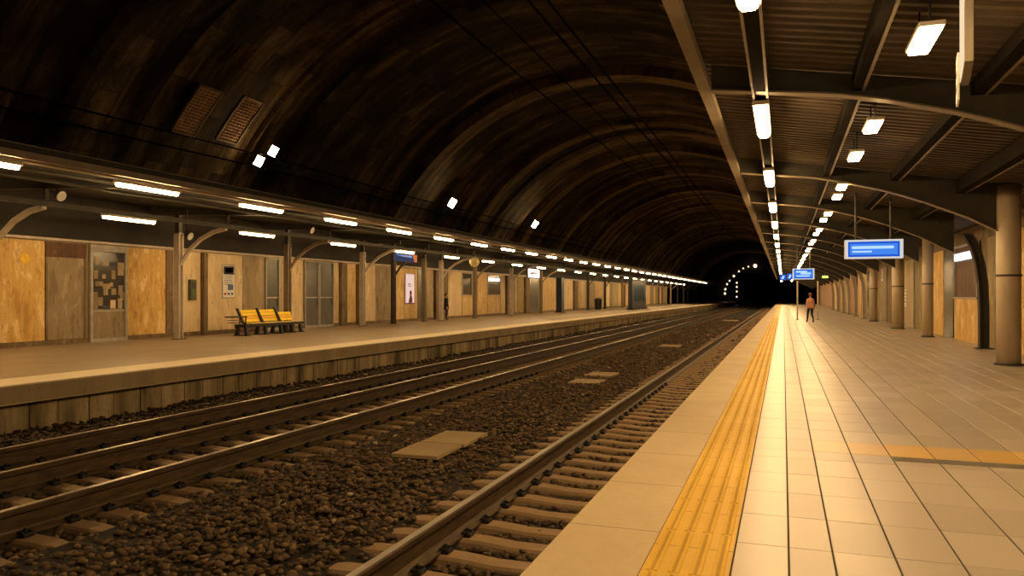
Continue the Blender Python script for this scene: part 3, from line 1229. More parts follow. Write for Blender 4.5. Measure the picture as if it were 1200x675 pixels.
# wall shell
mb = MB()
mb.box(WALL_L - 0.3, WALL_L, Y0, 160, -0.2, 3.42)
structure(mb.build('wall_left', M_tan2))
mb = MB()
mb.box(WALL_L - 0.3, WALL_L + 0.06, Y0, 160, 3.50, 4.97)
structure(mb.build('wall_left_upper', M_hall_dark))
mb = MB()
mb.box(WALL_L - 0.3, WALL_L + 0.14, Y0, 160, 3.42, 3.50)
structure(mb.build('trim_4', M_steel_lt))
mb = MB()
mb.box(WALL_L, WALL_L + 0.05, Y0, 160, 0.0, 0.16)
structure(mb.build('baseboard_left', M_brown))

FX = WALL_L            # wall face
T_OFF = 0.052


def wall_item(x, sgn, y0, y1, z0, z1, kind, name, label, idx=None):
    """A unit of the platform wall: sits on face x and sticks out along sgn."""
    def B(mb, a, b, ya, yb, za, zb, mi=0, bev=0):
        xa, xb = x + sgn * a, x + sgn * b
        mb.box(min(xa, xb), max(xa, xb), ya, yb, za, zb, mi, bev)
    if kind in BOARDS:
        mb = MB()
        B(mb, 0.002, 0.05, y0, y1, z0, z1, 0, 0.006)
        o = mb.build(name, BOARDS[kind])
        tag(o, label, 'wall panel')
        return o
    if kind == 'pil':
        mb = MB()
        B(mb, 0.0, 0.22, y0, y1, 0.0, z1, 0, 0.01)
        o = mb.build(name, M_brown)
        tag(o, label, 'pilaster')
        return o
    if kind == 'shutter':
        t = thing(name, label, 'shutter', (x, (y0 + y1) / 2, z0))
        yo, h = (y1 - y0) / 2, z1 - z0
        L = Vector(t.location)
        mb = MB()
        B(mb, 0.0, 0.03, y0, y1, z0, z1 - 0.5)
        n = int((z1 - z0 - 0.5) / 0.16)
        for i in range(n):
            B(mb, 0.03, 0.038, y0 + 0.03, y1 - 0.03, z0 + 0.16 * i + 0.01, z0 + 0.16 * i + 0.15)
        off(mb, L)
        mb.build('curtain', M_shut, t)
        mb = MB()
        B(mb, 0.0, 0.06, y0, y1, z1 - 0.5, z1)
        off(mb, L)
        mb.build('roller_box', M_redbrown, t)
        mb = MB()
        B(mb, 0.0, 0.07, y0, y0 + 0.07, z0, z1 - 0.5)
        B(mb, 0.0, 0.07, y1 - 0.07, y1, z0, z1 - 0.5)
        off(mb, L)
        mb.build('guide_rail', M_brown, t)
        return t
    if kind in ('glassdoor', 'greydoor'):
        t = thing(name, label, None, (x, (y0 + y1) / 2, z0))
        structure(t)
        L = Vector(t.location)
        fr = 0.10 if kind == 'glassdoor' else 0.06
        mb = MB()
        B(mb, 0.0, 0.09, y0, y0 + fr, z0, z1)
        B(mb, 0.0, 0.09, y1 - fr, y1, z0, z1)
        B(mb, 0.0, 0.09, y0 + fr, y1 - fr, z1 - (0.22 if kind == 'glassdoor' else fr), z1)
        B(mb, 0.0, 0.09, y0 + fr, y1 - fr, z0, z0 + 0.12)
        off(mb, L)
        mb.build('door_frame', M_frame, t)
        mb = MB()
        B(mb, 0.0, 0.03, y0 + fr, y1 - fr, z0 + 0.12, z1 - (0.22 if kind == 'glassdoor' else fr))
        off(mb, L)
        leaf = mb.build('door_leaf', M_shut if kind == 'glassdoor' else M_greyglass, t)
        mb = MB()
        B(mb, 0.03, 0.05, y0 + fr + 0.01, y1 - fr - 0.01, z0 + (1.05 if kind == 'glassdoor' else 1.5), z0 + (1.11 if kind == 'glassdoor' else 1.56))
        off(mb, L)
        mb.build('cross_rail', M_frame, leaf)
        mb = MB()
        mb.tube([(x + sgn * 0.10, y1 - fr - 0.12, z0 + 1.15), (x + sgn * 0.10, y1 - fr - 0.12, z0 + 1.45)], 0.02, 6)
        mb.tube([(x + sgn * 0.03, y1 - fr - 0.12, z0 + 1.2), (x + sgn * 0.10, y1 - fr - 0.12, z0 + 1.2)], 0.012, 6)
        mb.tube([(x + sgn * 0.03, y1 - fr - 0.12, z0 + 1.4), (x + sgn * 0.10, y1 - fr - 0.12, z0 + 1.4)], 0.012, 6)
        off(mb, L)
        mb.build('door_handle', M_black, leaf)
        if kind == 'glassdoor':
            rr = random.Random(5)
            mb = MB()
            B(mb, 0.03, 0.036, y0 + fr + 0.01, y1 - fr - 0.01, z0 + 1.75, z1 - 0.23, 4)
            B(mb, 0.03, 0.036, y0 + fr + 0.25, y1 - fr - 0.2, z0 + 1.15, z0 + 1.75, 4)
            w = y1 - y0 - 2 * fr
            for i in range(4):
                for j in range(5):
                    if rr.random() < 0.2:
                        continue
                    a = y0 + fr + 0.04 + w * i / 4.1 + rr.uniform(0, .1)
                    zz = z0 + 1.2 + j * 0.36 + rr.uniform(-.1, .1)
                    if zz + .36 > z1 - .24:
                        continue
                    k_ = i * 5 + j
                    B(mb, 0.036, 0.038 + k_ * 0.0003, a, min(a + rr.uniform(.12, .34), y1 - fr - .02), zz, zz + rr.uniform(.14, .36), rr.choice([0, 1, 1, 2, 2, 3, 3]))
            off(mb, L)
            p = mb.build('pasted_notices', [M_tan, M_tan2, M_shut, M_ink, M_darkglass], leaf)
            p['label'] = 'torn paper notices stuck on the glass'
        return t
    if kind in ('window', 'shopwindow'):
        t = thing(name, label, None, (x, (y0 + y1) / 2, z0))
        structure(t)
        L = Vector(t.location)
        sill = z0 + 1.5
        mb = MB()
        B(mb, 0.0, 0.05, y0, y1, z0, sill)
        off(mb, L)
        mb.build('lower_panel', M_ochre2 if sgn > 0 else M_ochre, t)
        mb = MB()
        B(mb, 0.0, 0.08, y0, y0 + 0.07, sill, z1)
        B(mb, 0.0, 0.08, y1 - 0.07, y1, sill, z1)
        B(mb, 0.0, 0.08, y0 + 0.07, y1 - 0.07, z1 - 0.08, z1)
        B(mb, 0.0, 0.10, y0, y1, sill, sill + 0.06)
        off(mb, L)
        wf = mb.build('window_frame', M_frame, t)
        mb = MB()
        B(mb, 0.0, 0.02, y0 + 0.07, y1 - 0.07, sill + 0.06, z1 - 0.08)
        off(mb, L)
        mb.build('window_pane', M_darkglass if sgn > 0 else M_redbrown, wf)
        if kind == 'shopwindow':
            mb = MB()
            zc = z1 - 0.42
            B(mb, 0.02, 0.10, y0 + 0.12, y1 - 0.25, zc - 0.13, zc + 0.13)
            off(mb, L)
            mb.build('lit_strip', M_shoplight, t)
        return t


def off(mb, L):
    mb.v = [(p[0] - L.x, p[1] - L.y, p[2] - L.z) for p in mb.v]


BOARDS = {'ochre': M_ochre, 'ochre2': M_ochre2, 'tan': M_tan, 'tan2': M_tan2, 'rose': M_rose, 'olive': M_olive, 'dark': M_brown, 'grey': M_greyglass, 'shut': M_shut}
BNAME = {'ochre': ('ochre_panel', 'worn ochre'), 'ochre2': ('ochre_panel', 'pale ochre'), 'tan': ('plaster_panel', 'tan plaster'), 'tan2': ('plaster_panel', 'grey tan plaster'), 'rose': ('board_panel', 'rosy brown'), 'olive': ('board_panel', 'olive brown'), 'dark': ('board_panel', 'dark brown'), 'grey': ('board_panel', 'dark grey'), 'shut': ('board_panel', 'grey brown')}

LW = [(-70, 52.5, 'ochre', 'big worn ochre panel with a yellow disc at the photo left edge'),
      (53.5, 101, 'shutter', 'worn grey brown roller shutter between ochre panel and glazed door'),
      (104, 147.5, 'glassdoor', 'glazed shop door covered with torn notices, nearest door on the left platform'),
      (149, 194, 'ochre', 'worn ochre panel just right of the glazed shop door'),
      (195, 203, 'dark', 'narrow dark brown board behind the first pale column'),
      (213.5, 235, 'tan', 'narrow tan plaster panel right behind the first pale column'),
      (235.5, 240, 'pil', 'dark pilaster between first column and the notice board'),
      (240.5, 284, 'tan', 'tan plaster panel carrying the notice board left of the bench'),
      (284.5, 309.5, 'tan2', 'grey tan panel directly behind the yellow bench'),
      (310, 326, 'greydoor', 'narrow grey door just behind the right end of the yellow bench'),
      (342, 355, 'tan', 'tan plaster panel just right of the column beyond the bench'),
      (356, 372.5, 'greydoor', 'dark grey door leaf, nearer of the pair right of the bench'),
      (373, 389.5, 'greydoor', 'pale framed grey door, farther of the pair right of the bench'),
      (391, 397, 'tan', 'slim tan panel just right of the grey door pair'),
      (397.5, 404, 'pil', 'brown pilaster beyond the grey door pair'),
      (405, 417, 'ochre2', 'pale ochre panel just before the third pale column'),
      (417.5, 423, 'pil', 'brown pilaster right beside the third pale column'),
      (428, 440, 'tan', 'tan plaster panel right of the third pale column'),
      (440.5, 457, 'shut', 'grey brown board between third column and pink poster'),
      (464, 489, 'ochre2', 'pale ochre panel that carries the pink poster'),
      (489.5, 494, 'grey', 'narrow dark grey board right of the pink poster'),
      (500, 508, 'tan2', 'greyish plaster panel just left of the standing dark figure'),
      (508.5, 515, 'pil', 'brown pilaster just left of the standing dark figure'),
      (519, 525, 'dark', 'dark brown board directly behind the standing dark figure'),
      (525.5, 541, 'tan', 'tan plaster panel just right of the standing dark figure'),
      (541.5, 553, 'window', 'dark window over ochre panel, left of the column under amber globe'),
      (560, 571, 'ochre2', 'pale ochre panel right of the column under amber globe'),
      (571.5, 586, 'shopwindow', 'dark shop window with a white lit strip on left platform'),
      (587, 592, 'tan', 'slim tan panel right of the lit shop window'),
      (592.5, 597, 'pil', 'brown pilaster beyond the lit shop window'),
      (603, 606.5, 'tan2', 'slim greyish panel left of the white lit sign'),
      (607, 614, 'olive', 'olive brown board left of the white lit sign'),
      (614.5, 619, 'pil', 'brown pilaster just left of the white lit sign'),
      (619.5, 631, 'grey', 'dark grey board beneath the white lit sign'),
      (636, 651, 'ochre2', 'pale ochre panel between white sign and navy post'),
      (660, 671, 'tan', 'tan plaster panel right beyond the navy post'),
      (672, 676, 'pil', 'brown pilaster beyond the navy post'),
      (677, 679.5, 'ochre2', 'thin pale ochre panel between navy post and distant litter bin'),
      (680, 686, 'tan', 'tan panel short of the column before the distant litter bin'),
      (691, 696, 'tan2', 'greyish panel left of the distant litter bin'),
      (697, 706, 'ochre2', 'pale ochre panel behind the distant litter bin')]
dn = wn = 0
for (a, b, k, lab) in LW:
    ya, yb = wall_y(a, FX + 0.05), wall_y(b, FX + 0.05)
    if k in ('glassdoor', 'greydoor'):
        dn += 1
        nm = f'door_{dn}'
    elif k in ('window', 'shopwindow'):
        wn += 1
        nm = f'window_{wn}'
    elif k == 'pil':
        nm = 'wall_pilaster'
    elif k == 'shutter':
        nm = 'roller_shutter'
    else:
        nm = BNAME[k][0]
    z0 = 0.165 if k not in ('glassdoor', 'greydoor') else 0.0
    xx = FX if k not in ('glassdoor', 'greydoor') else FX + 0.052
    wall_item(xx, 1, max(ya, Y0 + .1), yb, z0, 3.38, k, nm, lab)
# farther panels, in a loop to the end of the platform
y = wall_y(710, FX)
i = 0
rr = random.Random(4)
cnt = {}
while y < 150:
    w = rr.choice([1.6, 2.2, 3.0, 3.6])
    k = rr.choice(['ochre2', 'tan', 'tan', 'tan2', 'pil', 'olive', 'ochre2'])
    if k == 'pil':
        w = 0.9
    cnt[k] = cnt.get(k, 0) + 1
    nm = 'wall_pilaster' if k == 'pil' else BNAME[k][0]
    word = 'brown pilaster' if k == 'pil' else BNAME[k][1] + ' panel'
    wall_item(FX, 1, y, y + w, 0.165, 3.38, k, nm, f'{word} far down the left wall, {nth(cnt[k])} past the litter bin')
    y += w + 0.15

# small things on the left wall
t = MB()
t.lathe([(0.16, 0), (0.16, 0.01), (0.12, 0.015)], (0, 0, 0), 20)
o = t.build('yellow_disc', M_dot)
yy = wall_y(29, FX + .05)
o.location = (FX + 0.055, yy, 2.78)
o.rotation_euler = (0, PI / 2, 0)
tag(o, 'small yellow disc sign on the ochre panel at far left', 'sign')


def poster(name, x, ya, yb, za, zb, label, paint, cat='poster'):
    t = thing(name, label, cat, (x, (ya + yb) / 2, (za + zb) / 2))
    w, h = (yb - ya) / 2, (zb - za) / 2
    mb = MB()
    mb.box(0.0, 0.03, -w - 0.04, w + 0.04, -h - 0.04, h + 0.04)
    fr = mb.build('frame', M_frame if cat == 'poster' else M_black, t)
    mb = MB()
    mats = paint(mb, w, h)
    mb.build('printed_sheet', mats, t)
    return t


def notice(mb, w, h):
    mb.box(0.03, 0.034, -w, w, -h, h, 0)
    R = lambda a, b, c, d, m: mb.box(0.034, 0.037, w * a, w * b, h * c, h * d, m)
    R(-.9, .9, .42, .95, 1)
    R(-.75, .75, .55, .85, 0)
    # small pictogram
    R(-.5, -.1, .50, .80, 1)
    R(-.1, .35, .60, .72, 1)
    R(.1, .3, .50, .62, 1)
    for i in range(7):
        R(-.85, rnd.uniform(.2, .8), .30 - i * .085, .335 - i * .085, 2 if i % 3 else 3)
    R(-.2, .75, -.55, -.20, 3)
    for i in range(3):
        R(-.85 + i * .6, -.45 + i * .6, -.85, -.72, 4 if i == 0 else 3)
    return [M_paper, M_ink, mat('grey_ink', (0.35, 0.34, 0.36), None, 8), M_blueink, M_redink]


poster('notice_board', FX + 0.055, wall_y(259.5, FX), wall_y(273, FX), 1.55, 2.92, 'white notice board with a dark pictogram on top, left of the yellow bench', notice)


def pinkposter(mb, w, h):
    mb.box(0.03, 0.036, -w, w, -h, h, 0)
    mb.box(0.036, 0.039, -w, w, -h, -h * .93, 1)
    # plain abstract upright shape
    pts = [(-.35, -.92), (.55, -.92), (.5, -.55), (.25, -.42), (.45, -.3), (.35, -.14), (.12, -.06), (-.1, -.16), (-.12, -.34), (.0, -.46), (-.2, -.62)]
    mb.prism([(w * a, h * b) for a, b in pts], 'x', 0.036, 0.041, 1)
    mb.box(0.036, 0.04, -w * .5, w * .2, h * .3, h * .36, 2)
    mb.box(0.036, 0.04, -w * .5, w * .5, h * .18, h * .22, 2)
    return [M_poster_lit, M_plum, M_tan2]


ya, yb = wall_y(474, FX), wall_y(484, FX)
poster('lit_poster', FX + 0.055, ya, yb, 1.1, 3.0, 'tall backlit pink poster with a plum shape on the left platform wall', pinkposter)
mb = MB()
ym = wall_y(216, FX + .05)
mb.box(0, 0.16, -0.16, 0.16, -0.42, 0.42, 0, 0.02)
mb.box(0.16, 0.17, -0.10, 0.10, 0.05, 0.3, 1)
o = mb.build('meter_box', [mat('green_box', (0.10, 0.12, 0.07), None, 5, rough=0.6), M_ink])
o.location = (FX + .055, ym + .35, 1.85)
tag(o, 'small dark green box on the wall right beside the first pale column', 'box')


# left columns -------------------------------------------------------------
COLX = -21.2


def left_column(px, mats, label, w=0.24, bracket=True, top=3.95, X=COLX):
    y = wall_y(px, X)
    t = thing('steel_column', label, 'column', (X, y, 0), 0, 'columns of the left canopy')
    mb = MB()
    # H-section shaft
    mb.box(-w / 2, w / 2, -w / 2, -w / 2 + 0.05, 0.02, top)
    mb.box(-w / 2, w / 2, w / 2 - 0.05, w / 2, 0.02, top)
    mb.box(-0.04, 0.04, -w / 2 + 0.05, w / 2 - 0.05, 0.02, top)
    mb.box(-w / 2, w / 2, -w / 2, w / 2, top - 0.04, top)
    mb.build('shaft', mats, t)
    mb = MB()
    mb.box(-w * .8, w * .8, -w * .8, w * .8, 0.0, 0.02)
    mb.build('base_plate', M_steel, t)
    if bracket:
        mb = MB()
        pts = [(w / 2, 2.75), (0.45, 3.20), (1.0, 3.62), (1.6, 3.88), (2.15, 3.98)]
        for (a, b) in zip(pts, pts[1:]):
            mb.prism([(a[0], a[1]), (b[0], b[1]), (b[0], b[1] + 0.13), (a[0], a[1] + 0.13)], 'y', -0.07, 0.07)
        mb.build('curved_bracket', mats, t)
    mb = MB()
    # roof beam over this column
    zt = lambda x: 4.42 + (-13.9 - (X + x)) / 8.85 * 0.58
    mb.prism([(-1.3, zt(-1.3) - .32), (6.9, zt(6.9) - .10), (6.9, zt(6.9)), (-1.3, zt(-1.3))], 'y', -0.06, 0.06)
    mb.prism([(-0.09, top), (0.09, top), (0.09, zt(0) - .1), (-0.09, zt(0) - .1)], 'y', -0.09, 0.09)
    mb.prism([(2.16, 4.24), (2.26, 4.24), (2.26, zt(2.2) - .1), (2.16, zt(2.2) - .1)], 'y', -0.06, 0.06)
    mb.build('roof_beam', M_steel, t)
    return t


left_column(-14, M_steel_lt, 'pale steel column whose curved bracket enters at the photo left edge')
left_column(209.5, M_steel_lt, 'pale steel column left of the notice board, nearest on the left platform')
left_column(337, M_steel_mid, 'tan steel column at the right end of the yellow bench')
left_column(425, M_steel_lt, 'pale steel column between the grey doors and the pink poster')
left_column(461, M_steel, 'dark steel column directly left of the pink poster')
left_column(497, M_steel_mid, 'tan steel column directly right of the pink poster', bracket=False)
left_column(517, M_steel_lt, 'pale steel column beside the standing dark figure')
left_column(556.5, M_steel_mid, 'tan steel column beneath the amber globe lamp')
left_column(599.5, M_steel_lt, 'pale steel column between the lit shop window and the white sign')
left_column(634, M_steel_mid, 'tan steel column just right of the white lit sign')
left_column(689, M_steel, 'dark steel column just left of the distant litter bin')
left_column(709, M_steel, 'dark steel column just right of the distant litter bin')
left_column(729, M_steel_mid, 'tan steel column just left of the navy kiosk')
kk = 0
for px in (765, 776, 786, 794, 801, 806):
    kk += 1
    left_column(px, M_steel_lt if kk % 2 else M_steel_mid, f'distant slim column on the left platform, {nth(kk)} past the navy kiosk')


# lit signs on the left platform
def hanging_sign(name, px0, px1, py0, py1, X, face, label, extra=None):
    ya, yb = wall_y(px0, X), wall_y(px1, X)
    ym = (ya + yb) / 2
    d = -SN * X + CS * ym
    zt, zb = HC + (347 - py0) / 900 * d, HC + (347 - py1) / 900 * d
    t = thing(name, label, 'sign', (X, ym, (zt + zb) / 2))
    w, h = (yb - ya) / 2, (zt - zb) / 2
    mb = MB()
    mb.box(-0.12, 0.0, -w, w, -h, h, 0, 0.01)
    mb.build('case', M_steel, t)
    mb = MB()
    mb.box(0.0, 0.012, -w * .95, w * .95, -h * .9, h * .9, 0)
    if extra:
        extra(mb, w, h)
    mb.build('lit_face', face, t)
    zr = 4.42 + (-13.9 - X) / 8.85 * 0.58
    for s in (-.7, .7):
        mb = MB()
        mb.tube([(-0.06, w * s, h), (-0.06, w * s, zr - (zt + zb) / 2 - .02)], 0.02, 6)
        mb.build('hanger', M_steel, t)


def blobs(mb, w, h):
    mb.prism([(w * a, h * b) for a, b in ((-.6, .1), (-.1, .3), (.5, .15), (.7, -.15), (.2, -.05), (-.3, -.25), (-.7, -.1))], 'x', 0.012, 0.02, 1)


hanging_sign('lit_sign', 618.5, 632.5, 315, 326, -19.5, [M_whitesign, M_ink], 'white lit sign with a dark mark under the left canopy roof', blobs)


def bo(mb, w, h):
    mb.prism([(w * a, h * b) for a, b in ((.55, .9), (.95, .9), (.95, -.8), (.75, -.9))], 'x', 0.012, 0.02, 1)
    mb.prism([(w * a, h * b) for a, b in ((-.9, .5), (.5, .6), (.5, .1), (-.2, .2))], 'x', 0.012, 0.02, 2)


hanging_sign('lit_sign', 461, 489, 297, 307, -19.0, [emit('dim_blue_face', (0.05, 0.06, 0.12), 0.4), emit('orange_sign_patch', (0.75, 0.22, 0.05), 0.4), emit('dim_blue_streak', (0.35, 0.42, 0.7), 0.4)], 'blue and orange lit sign under the left canopy above the pink poster', bo)

# navy post and navy kiosk at the far end of left platform
X = -20.6
y = wall_y(656.5, X)
t = thing('information_post', 'tall navy post standing between plaster panels on the left platform', 'post', (X, y, 0))
mb = MB()
mb.box(-0.28, 0.28, -0.5, 0.5, 0.12, 3.4, 0, 0.03)
pb = mb.build('post_body', M_navy, t)
mb = MB()
mb.box(-0.36, 0.36, -0.6, 0.6, 0.0, 0.12, 0, 0.02)
mb.build('plinth', M_steel, t)
mb = MB()
mb.box(0.28, 0.30, -0.4, 0.4, 1.1, 2.3)
mb.build('face_panel', mat('blue_enamel', (0.05, 0.09, 0.2), None, 4, rough=0.4), pb)

X = -16.6
ya, yb = wall_y(741, X), wall_y(757, X)
t = thing('kiosk', 'dark navy kiosk box standing far down the left platform', 'kiosk', (X, (ya + yb) / 2, 0))
w = (yb - ya) / 2
mb = MB()
mb.box(-0.5, 0, -w, w, 0.25, 3.5, 0, 0.04)
cab = mb.build('cabin', M_navy, t)
mb = MB()
mb.box(-0.6, 0.1, -w - 0.2, w + 0.2, 0.0, 0.25, 0, 0.03)
mb.build('plinth', M_black, t)
mb = MB()
mb.box(-0.6, 0.1, -w - 0.15, w + 0.15, 3.5, 3.65, 0, 0.03)
mb.build('roof_cap', M_steel, t)
mb = MB()
mb.box(0, 0.02, -w * .7, w * .7, 1.0, 3.0)
mb.build('window_pane', mat('blue_glass', (0.06, 0.1, 0.16), None, 3, rough=0.2), cab)

# litter bin
X = -21.0
y = wall_y(701, X)
t = thing('litter_bin', 'black litter bin standing far along the left platform wall', 'bin', (X, y, 0))
mb = MB()
mb.lathe([(0.34, 0), (0.40, 0.1), (0.44, 1.0), (0.42, 1.15)], (0, 0, 0), 18)
mb.build('bin_body', M_black, t)
mb = MB()
mb.lathe([(0.46, 1.15), (0.46, 1.2), (0.3, 1.34), (0.1, 1.38)], (0, 0, 0), 18)
mb.build('lid', M_steel, t)


# bench ----------------------------------------------------------------------
def bench():
    t = thing('platform_bench', 'yellow slatted bench with black frame on the left platform', 'bench', (-20.6, 27.35, 0))
    L = 1.95

    def slat(mb, y0, y1, c, ang, w, th=0.03):
        ca, sa = math.cos(ang), math.sin(ang)
        pr = [(c[0] + ca * a - sa * b, c[1] + sa * a + ca * b) for a, b in ((-w / 2, 0), (w / 2, 0), (w / 2, th), (-w / 2, th))]
        mb.prism(pr, 'y', y0, y1)
    for i in range(4):
        mb = MB()
        slat(mb, -L + 0.35, L, (0.30 - i * 0.125, 0.475), 0.03, 0.11)
        mb.build('seat_slat', M_ochre2 if i == 0 else M_yellow, t)
    secs = [(-L + 0.42, -0.42, 1.0), (-0.30, 0.80, 1.03), (0.86, L - 0.05, 0.86)]
    for (a, b, top) in secs:
        n = 4 if top > 0.9 else 3
        for i in range(n):
            zz = 0.60 + i * 0.125
            mb = MB()
            slat(mb, a, b, (-0.20 - 0.05 * i, zz), PI / 2 + 0.32, 0.115)
            s = mb.build('back_slat', M_yellow if (i + int(b * 3)) % 3 else M_yellow2, t)
    mb = MB()
    mb.box(-0.16, 0.34, -L, L, 0.40, 0.455, 0, 0.01)
    mb.box(-0.20, -0.12, -L, L, 0.30, 0.455)
    mb.box(0.30, 0.36, -L - 0.02, L + 0.02, 0.36, 0.47)
    mb.build('seat_frame', M_black, t)
    for yy in (-L + 0.36, -0.36, 0.83):
        mb = MB()
        mb.prism([(0.02, 0.45), (-0.14, 0.52), (-0.42, 1.10), (-0.34, 1.10), (-0.06, 0.56), (0.10, 0.47)], 'y', yy - 0.05, yy + 0.05)
        mb.build('back_support', M_black, t)
    for yy in (-L + 0.12, -0.62, 0.42, 1.22, L - 0.12):
        mb = MB()
        for (xa, xb) in ((0.24, 0.30), (-0.10, -0.18)):
            mb.prism([(xa - 0.05, 0.40), (xa + 0.05, 0.40), (xb + 0.07, 0.03), (xb - 0.07, 0.03)], 'y', yy - 0.06, yy + 0.06)
        mb.box(-0.28, 0.42, yy - 0.09, yy + 0.09, 0.0, 0.035)
        mb.build('leg', M_black, t)
    mb = MB()
    mb.box(-0.34, 0.16, -L - 0.42, -L + 0.34, 0.74, 0.79, 0, 0.01)
    mb.tube([(-0.2, -L + 0.3, 0.76), (-0.2, -L + 0.3, 0.42)], 0.025, 6)
    mb.tube([(0.1, -L + 0.3, 0.76), (0.1, -L + 0.3, 0.42)], 0.025, 6)
    mb.build('armrest', M_black, t)
    mb = MB()
    for zz in (0.52, 0.62):
        mb.box(-0.30, 0.05, -L - 0.35, -L + 0.32, zz, zz + 0.02)
    mb.build('side_rail', M_brown, t)


bench()

# ------------------------------------------------------------------ right canopy
ROOF_A, ROOF_S = 5.01, -0.166        # height at X = 0 and slope


def roof_z(x):
    return ROOF_A + ROOF_S * x


mb = MB()
# ribbed sheet: ribs across the platform, repeating along the tracks
y = Y0
pts = []
while y < 90:
    pts += [(y, 0), (y + 0.10, 0), (y + 0.13, 0.055), (y + 0.23, 0.055)]
    y += 0.26
for (p, q) in zip(pts, pts[1:]):
    mb.quad([(-1.15, p[0], roof_z(-1.15) + p[1]), (6.3, p[0], roof_z(6.3) + p[1]), (6.3, q[0], roof_z(6.3) + q[1]), (-1.15, q[0], roof_z(-1.15) + q[1])])
mb.quad([(-1.15, 90, roof_z(-1.15)), (6.3, 90, roof_z(6.3)), (6.3, 160, roof_z(6.3)), (-1.15, 160, roof_z(-1.15))])
structure(mb.build('roof_right', M_sheet, fix=False))
# closing slab over the roof, behind the vault end
mb = MB()
mb.prism([(-1.2, roof_z(-1.2) + .12), (6.5, roof_z(6.5) + .12), (6.5, 6.6), (3.0, 5.62)], 'y', Y0, 160)
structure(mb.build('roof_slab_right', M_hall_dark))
# front gutter beam
t = thing('canopy_edge_beam', 'long tan steel gutter beam along the front edge of the right canopy', 'beam', (-1.15, 0, 4.78))
mb = MB()
mb.box(-0.085, 0.085, Y0, 158, 0.0, 0.02)
mb.box(-0.085, -0.065, Y0, 158, 0.02, 0.42)
mb.box(0.065, 0.085, Y0, 158, 0.02, 0.14)
mb.build('gutter', M_steel_mid, t)
# cable tray
t = thing('cable_tray', 'long steel cable tray carrying the bright lamps under the right canopy', 'cable tray', (-0.33, 0, 4.622))
mb = MB()
mb.box(-0.10, 0.10, Y0, 158, 0.05, 0.062, 1)
mb.box(-0.115, -0.085, Y0, 158, 0.0, 0.09)
mb.box(0.085, 0.115, Y0, 158, 0.0, 0.09)
mb.build('tray', [M_steel_mid, M_purlin], t)
yb_ = 8.6
while yb_ < 90:
    mb = MB()
    mb.box(-0.125, -0.115, yb_, yb_ + 0.03, 0.02, 0.45)
    mb.box(-0.125, 0.125, yb_, yb_ + 0.03, 0.092, 0.10)
    mb.box(0.115, 0.125, yb_, yb_ + 0.03, 0.02, 0.40)
    mb.build('hanger', M_steel, t)
    yb_ += 3.3
# purlins (longitudinal members)
for (x, w, hh, lab) in ((1.02, 0.16, 0.24, 'dark lengthwise purlin under the right canopy, beside the box lamps'), (2.55, 0.2, 0.18, 'dark lengthwise purlin under the right canopy, middle one'), (3.95, 0.22, 0.3, 'lengthwise purlin under the right canopy nearest the columns')):
    mb = MB()
    zt = roof_z(x + w / 2) - 0.005
    mb.box(x - w / 2, x + w / 2 - 0.03, Y0, 150, zt - hh, zt, 0)
    mb.box(x + w / 2 - 0.028, x + w / 2 + 0.012, Y0, 150, zt - hh - 0.012, zt - hh + 0.05, 1)
    o = mb.build('purlin', [M_purlin, M_steel_mid])
    tag(o, lab, 'purlin', 'purlins of the right canopy')

# arched cross beams
BEAM_Y = [12.2, 20.6, 27.1, 33.7, 40.4, 47.0, 53.6, 60.2, 66.8, 73.4, 80.0, 88, 96, 104, 112, 120, 130, 140, 150]


def arch_z(x):
    pts = [(-1.05, 4.775), (0.69, 4.57), (1.36, 4.43), (2.35, 4.16), (3.1, 3.89), (4.1, 3.45), (5.0, 2.95), (5.9, 2.4)]
    for (a, b) in zip(pts, pts[1:]):
        if x <= b[0]:
            k = (x - a[0]) / (b[0] - a[0])
            return a[1] + (b[1] - a[1]) * max(k, 0)
    return pts[-1][1]


bpar = None
kb = 0
for y in BEAM_Y:
    kb += 1
    lab = f'arched steel cross beam under the right canopy, {nth(kb)} from the near end'
    if bpar is None:
        bpar = thing('canopy_beam', lab, 'beam', (0, y, 0), 0, 'arched beams of the right canopy')
        mb = MB()
        N = 20
        xs = [-1.05 + 6.05 * i / N for i in range(N + 1)]
        for a, b in zip(xs, xs[1:]):
            mb.prism([(a, arch_z(a)), (b, arch_z(b)), (b, roof_z(b) - 0.02), (a, roof_z(a) - 0.02)], 'y', -0.02, 0.02)
        mb.build('web', M_beam, bpar)
        mb = MB()
        for a, b in zip(xs, xs[1:]):
            mb.prism([(a, arch_z(a) - 0.025), (b, arch_z(b) - 0.025), (b, arch_z(b)), (a, arch_z(a))], 'y', -0.10, 0.10)
        mb.build('bottom_flange', M_steel_mid, bpar)
        bk = kids(bpar)
    else:
        dup(bpar, (0, y, 0), lab, 'arched beams of the right canopy', bk)


# right columns
def round_column(y, x, r, label):
    t = thing('round_column', label, 'column', (x, y, 0), 0, 'round columns of the right platform')
    mb = MB()
    top = roof_z(x) - 0.03
    mb.lathe([(r, 0.04), (r, top * .5), (r, top)], (0, 0, 0), 36)
    mb.build('shaft', M_col_r, t, smooth=False)
    for p in kids(t):
        for f in p.data.polygons:
            f.use_smooth = len(f.vertices) == 4
    mb = MB()
    mb.lathe([(r + 0.05, 0), (r + 0.05, 0.03), (r + 0.02, 0.05)], (0, 0, 0), 36)
    mb.build('base_ring', M_steel, t)
    mb = MB()
    mb.lathe([(r + 0.015, 0), (r + 0.015, 0.05)], (0, 0, 2.05), 36)
    mb.build('band', M_steel, t)
    return t


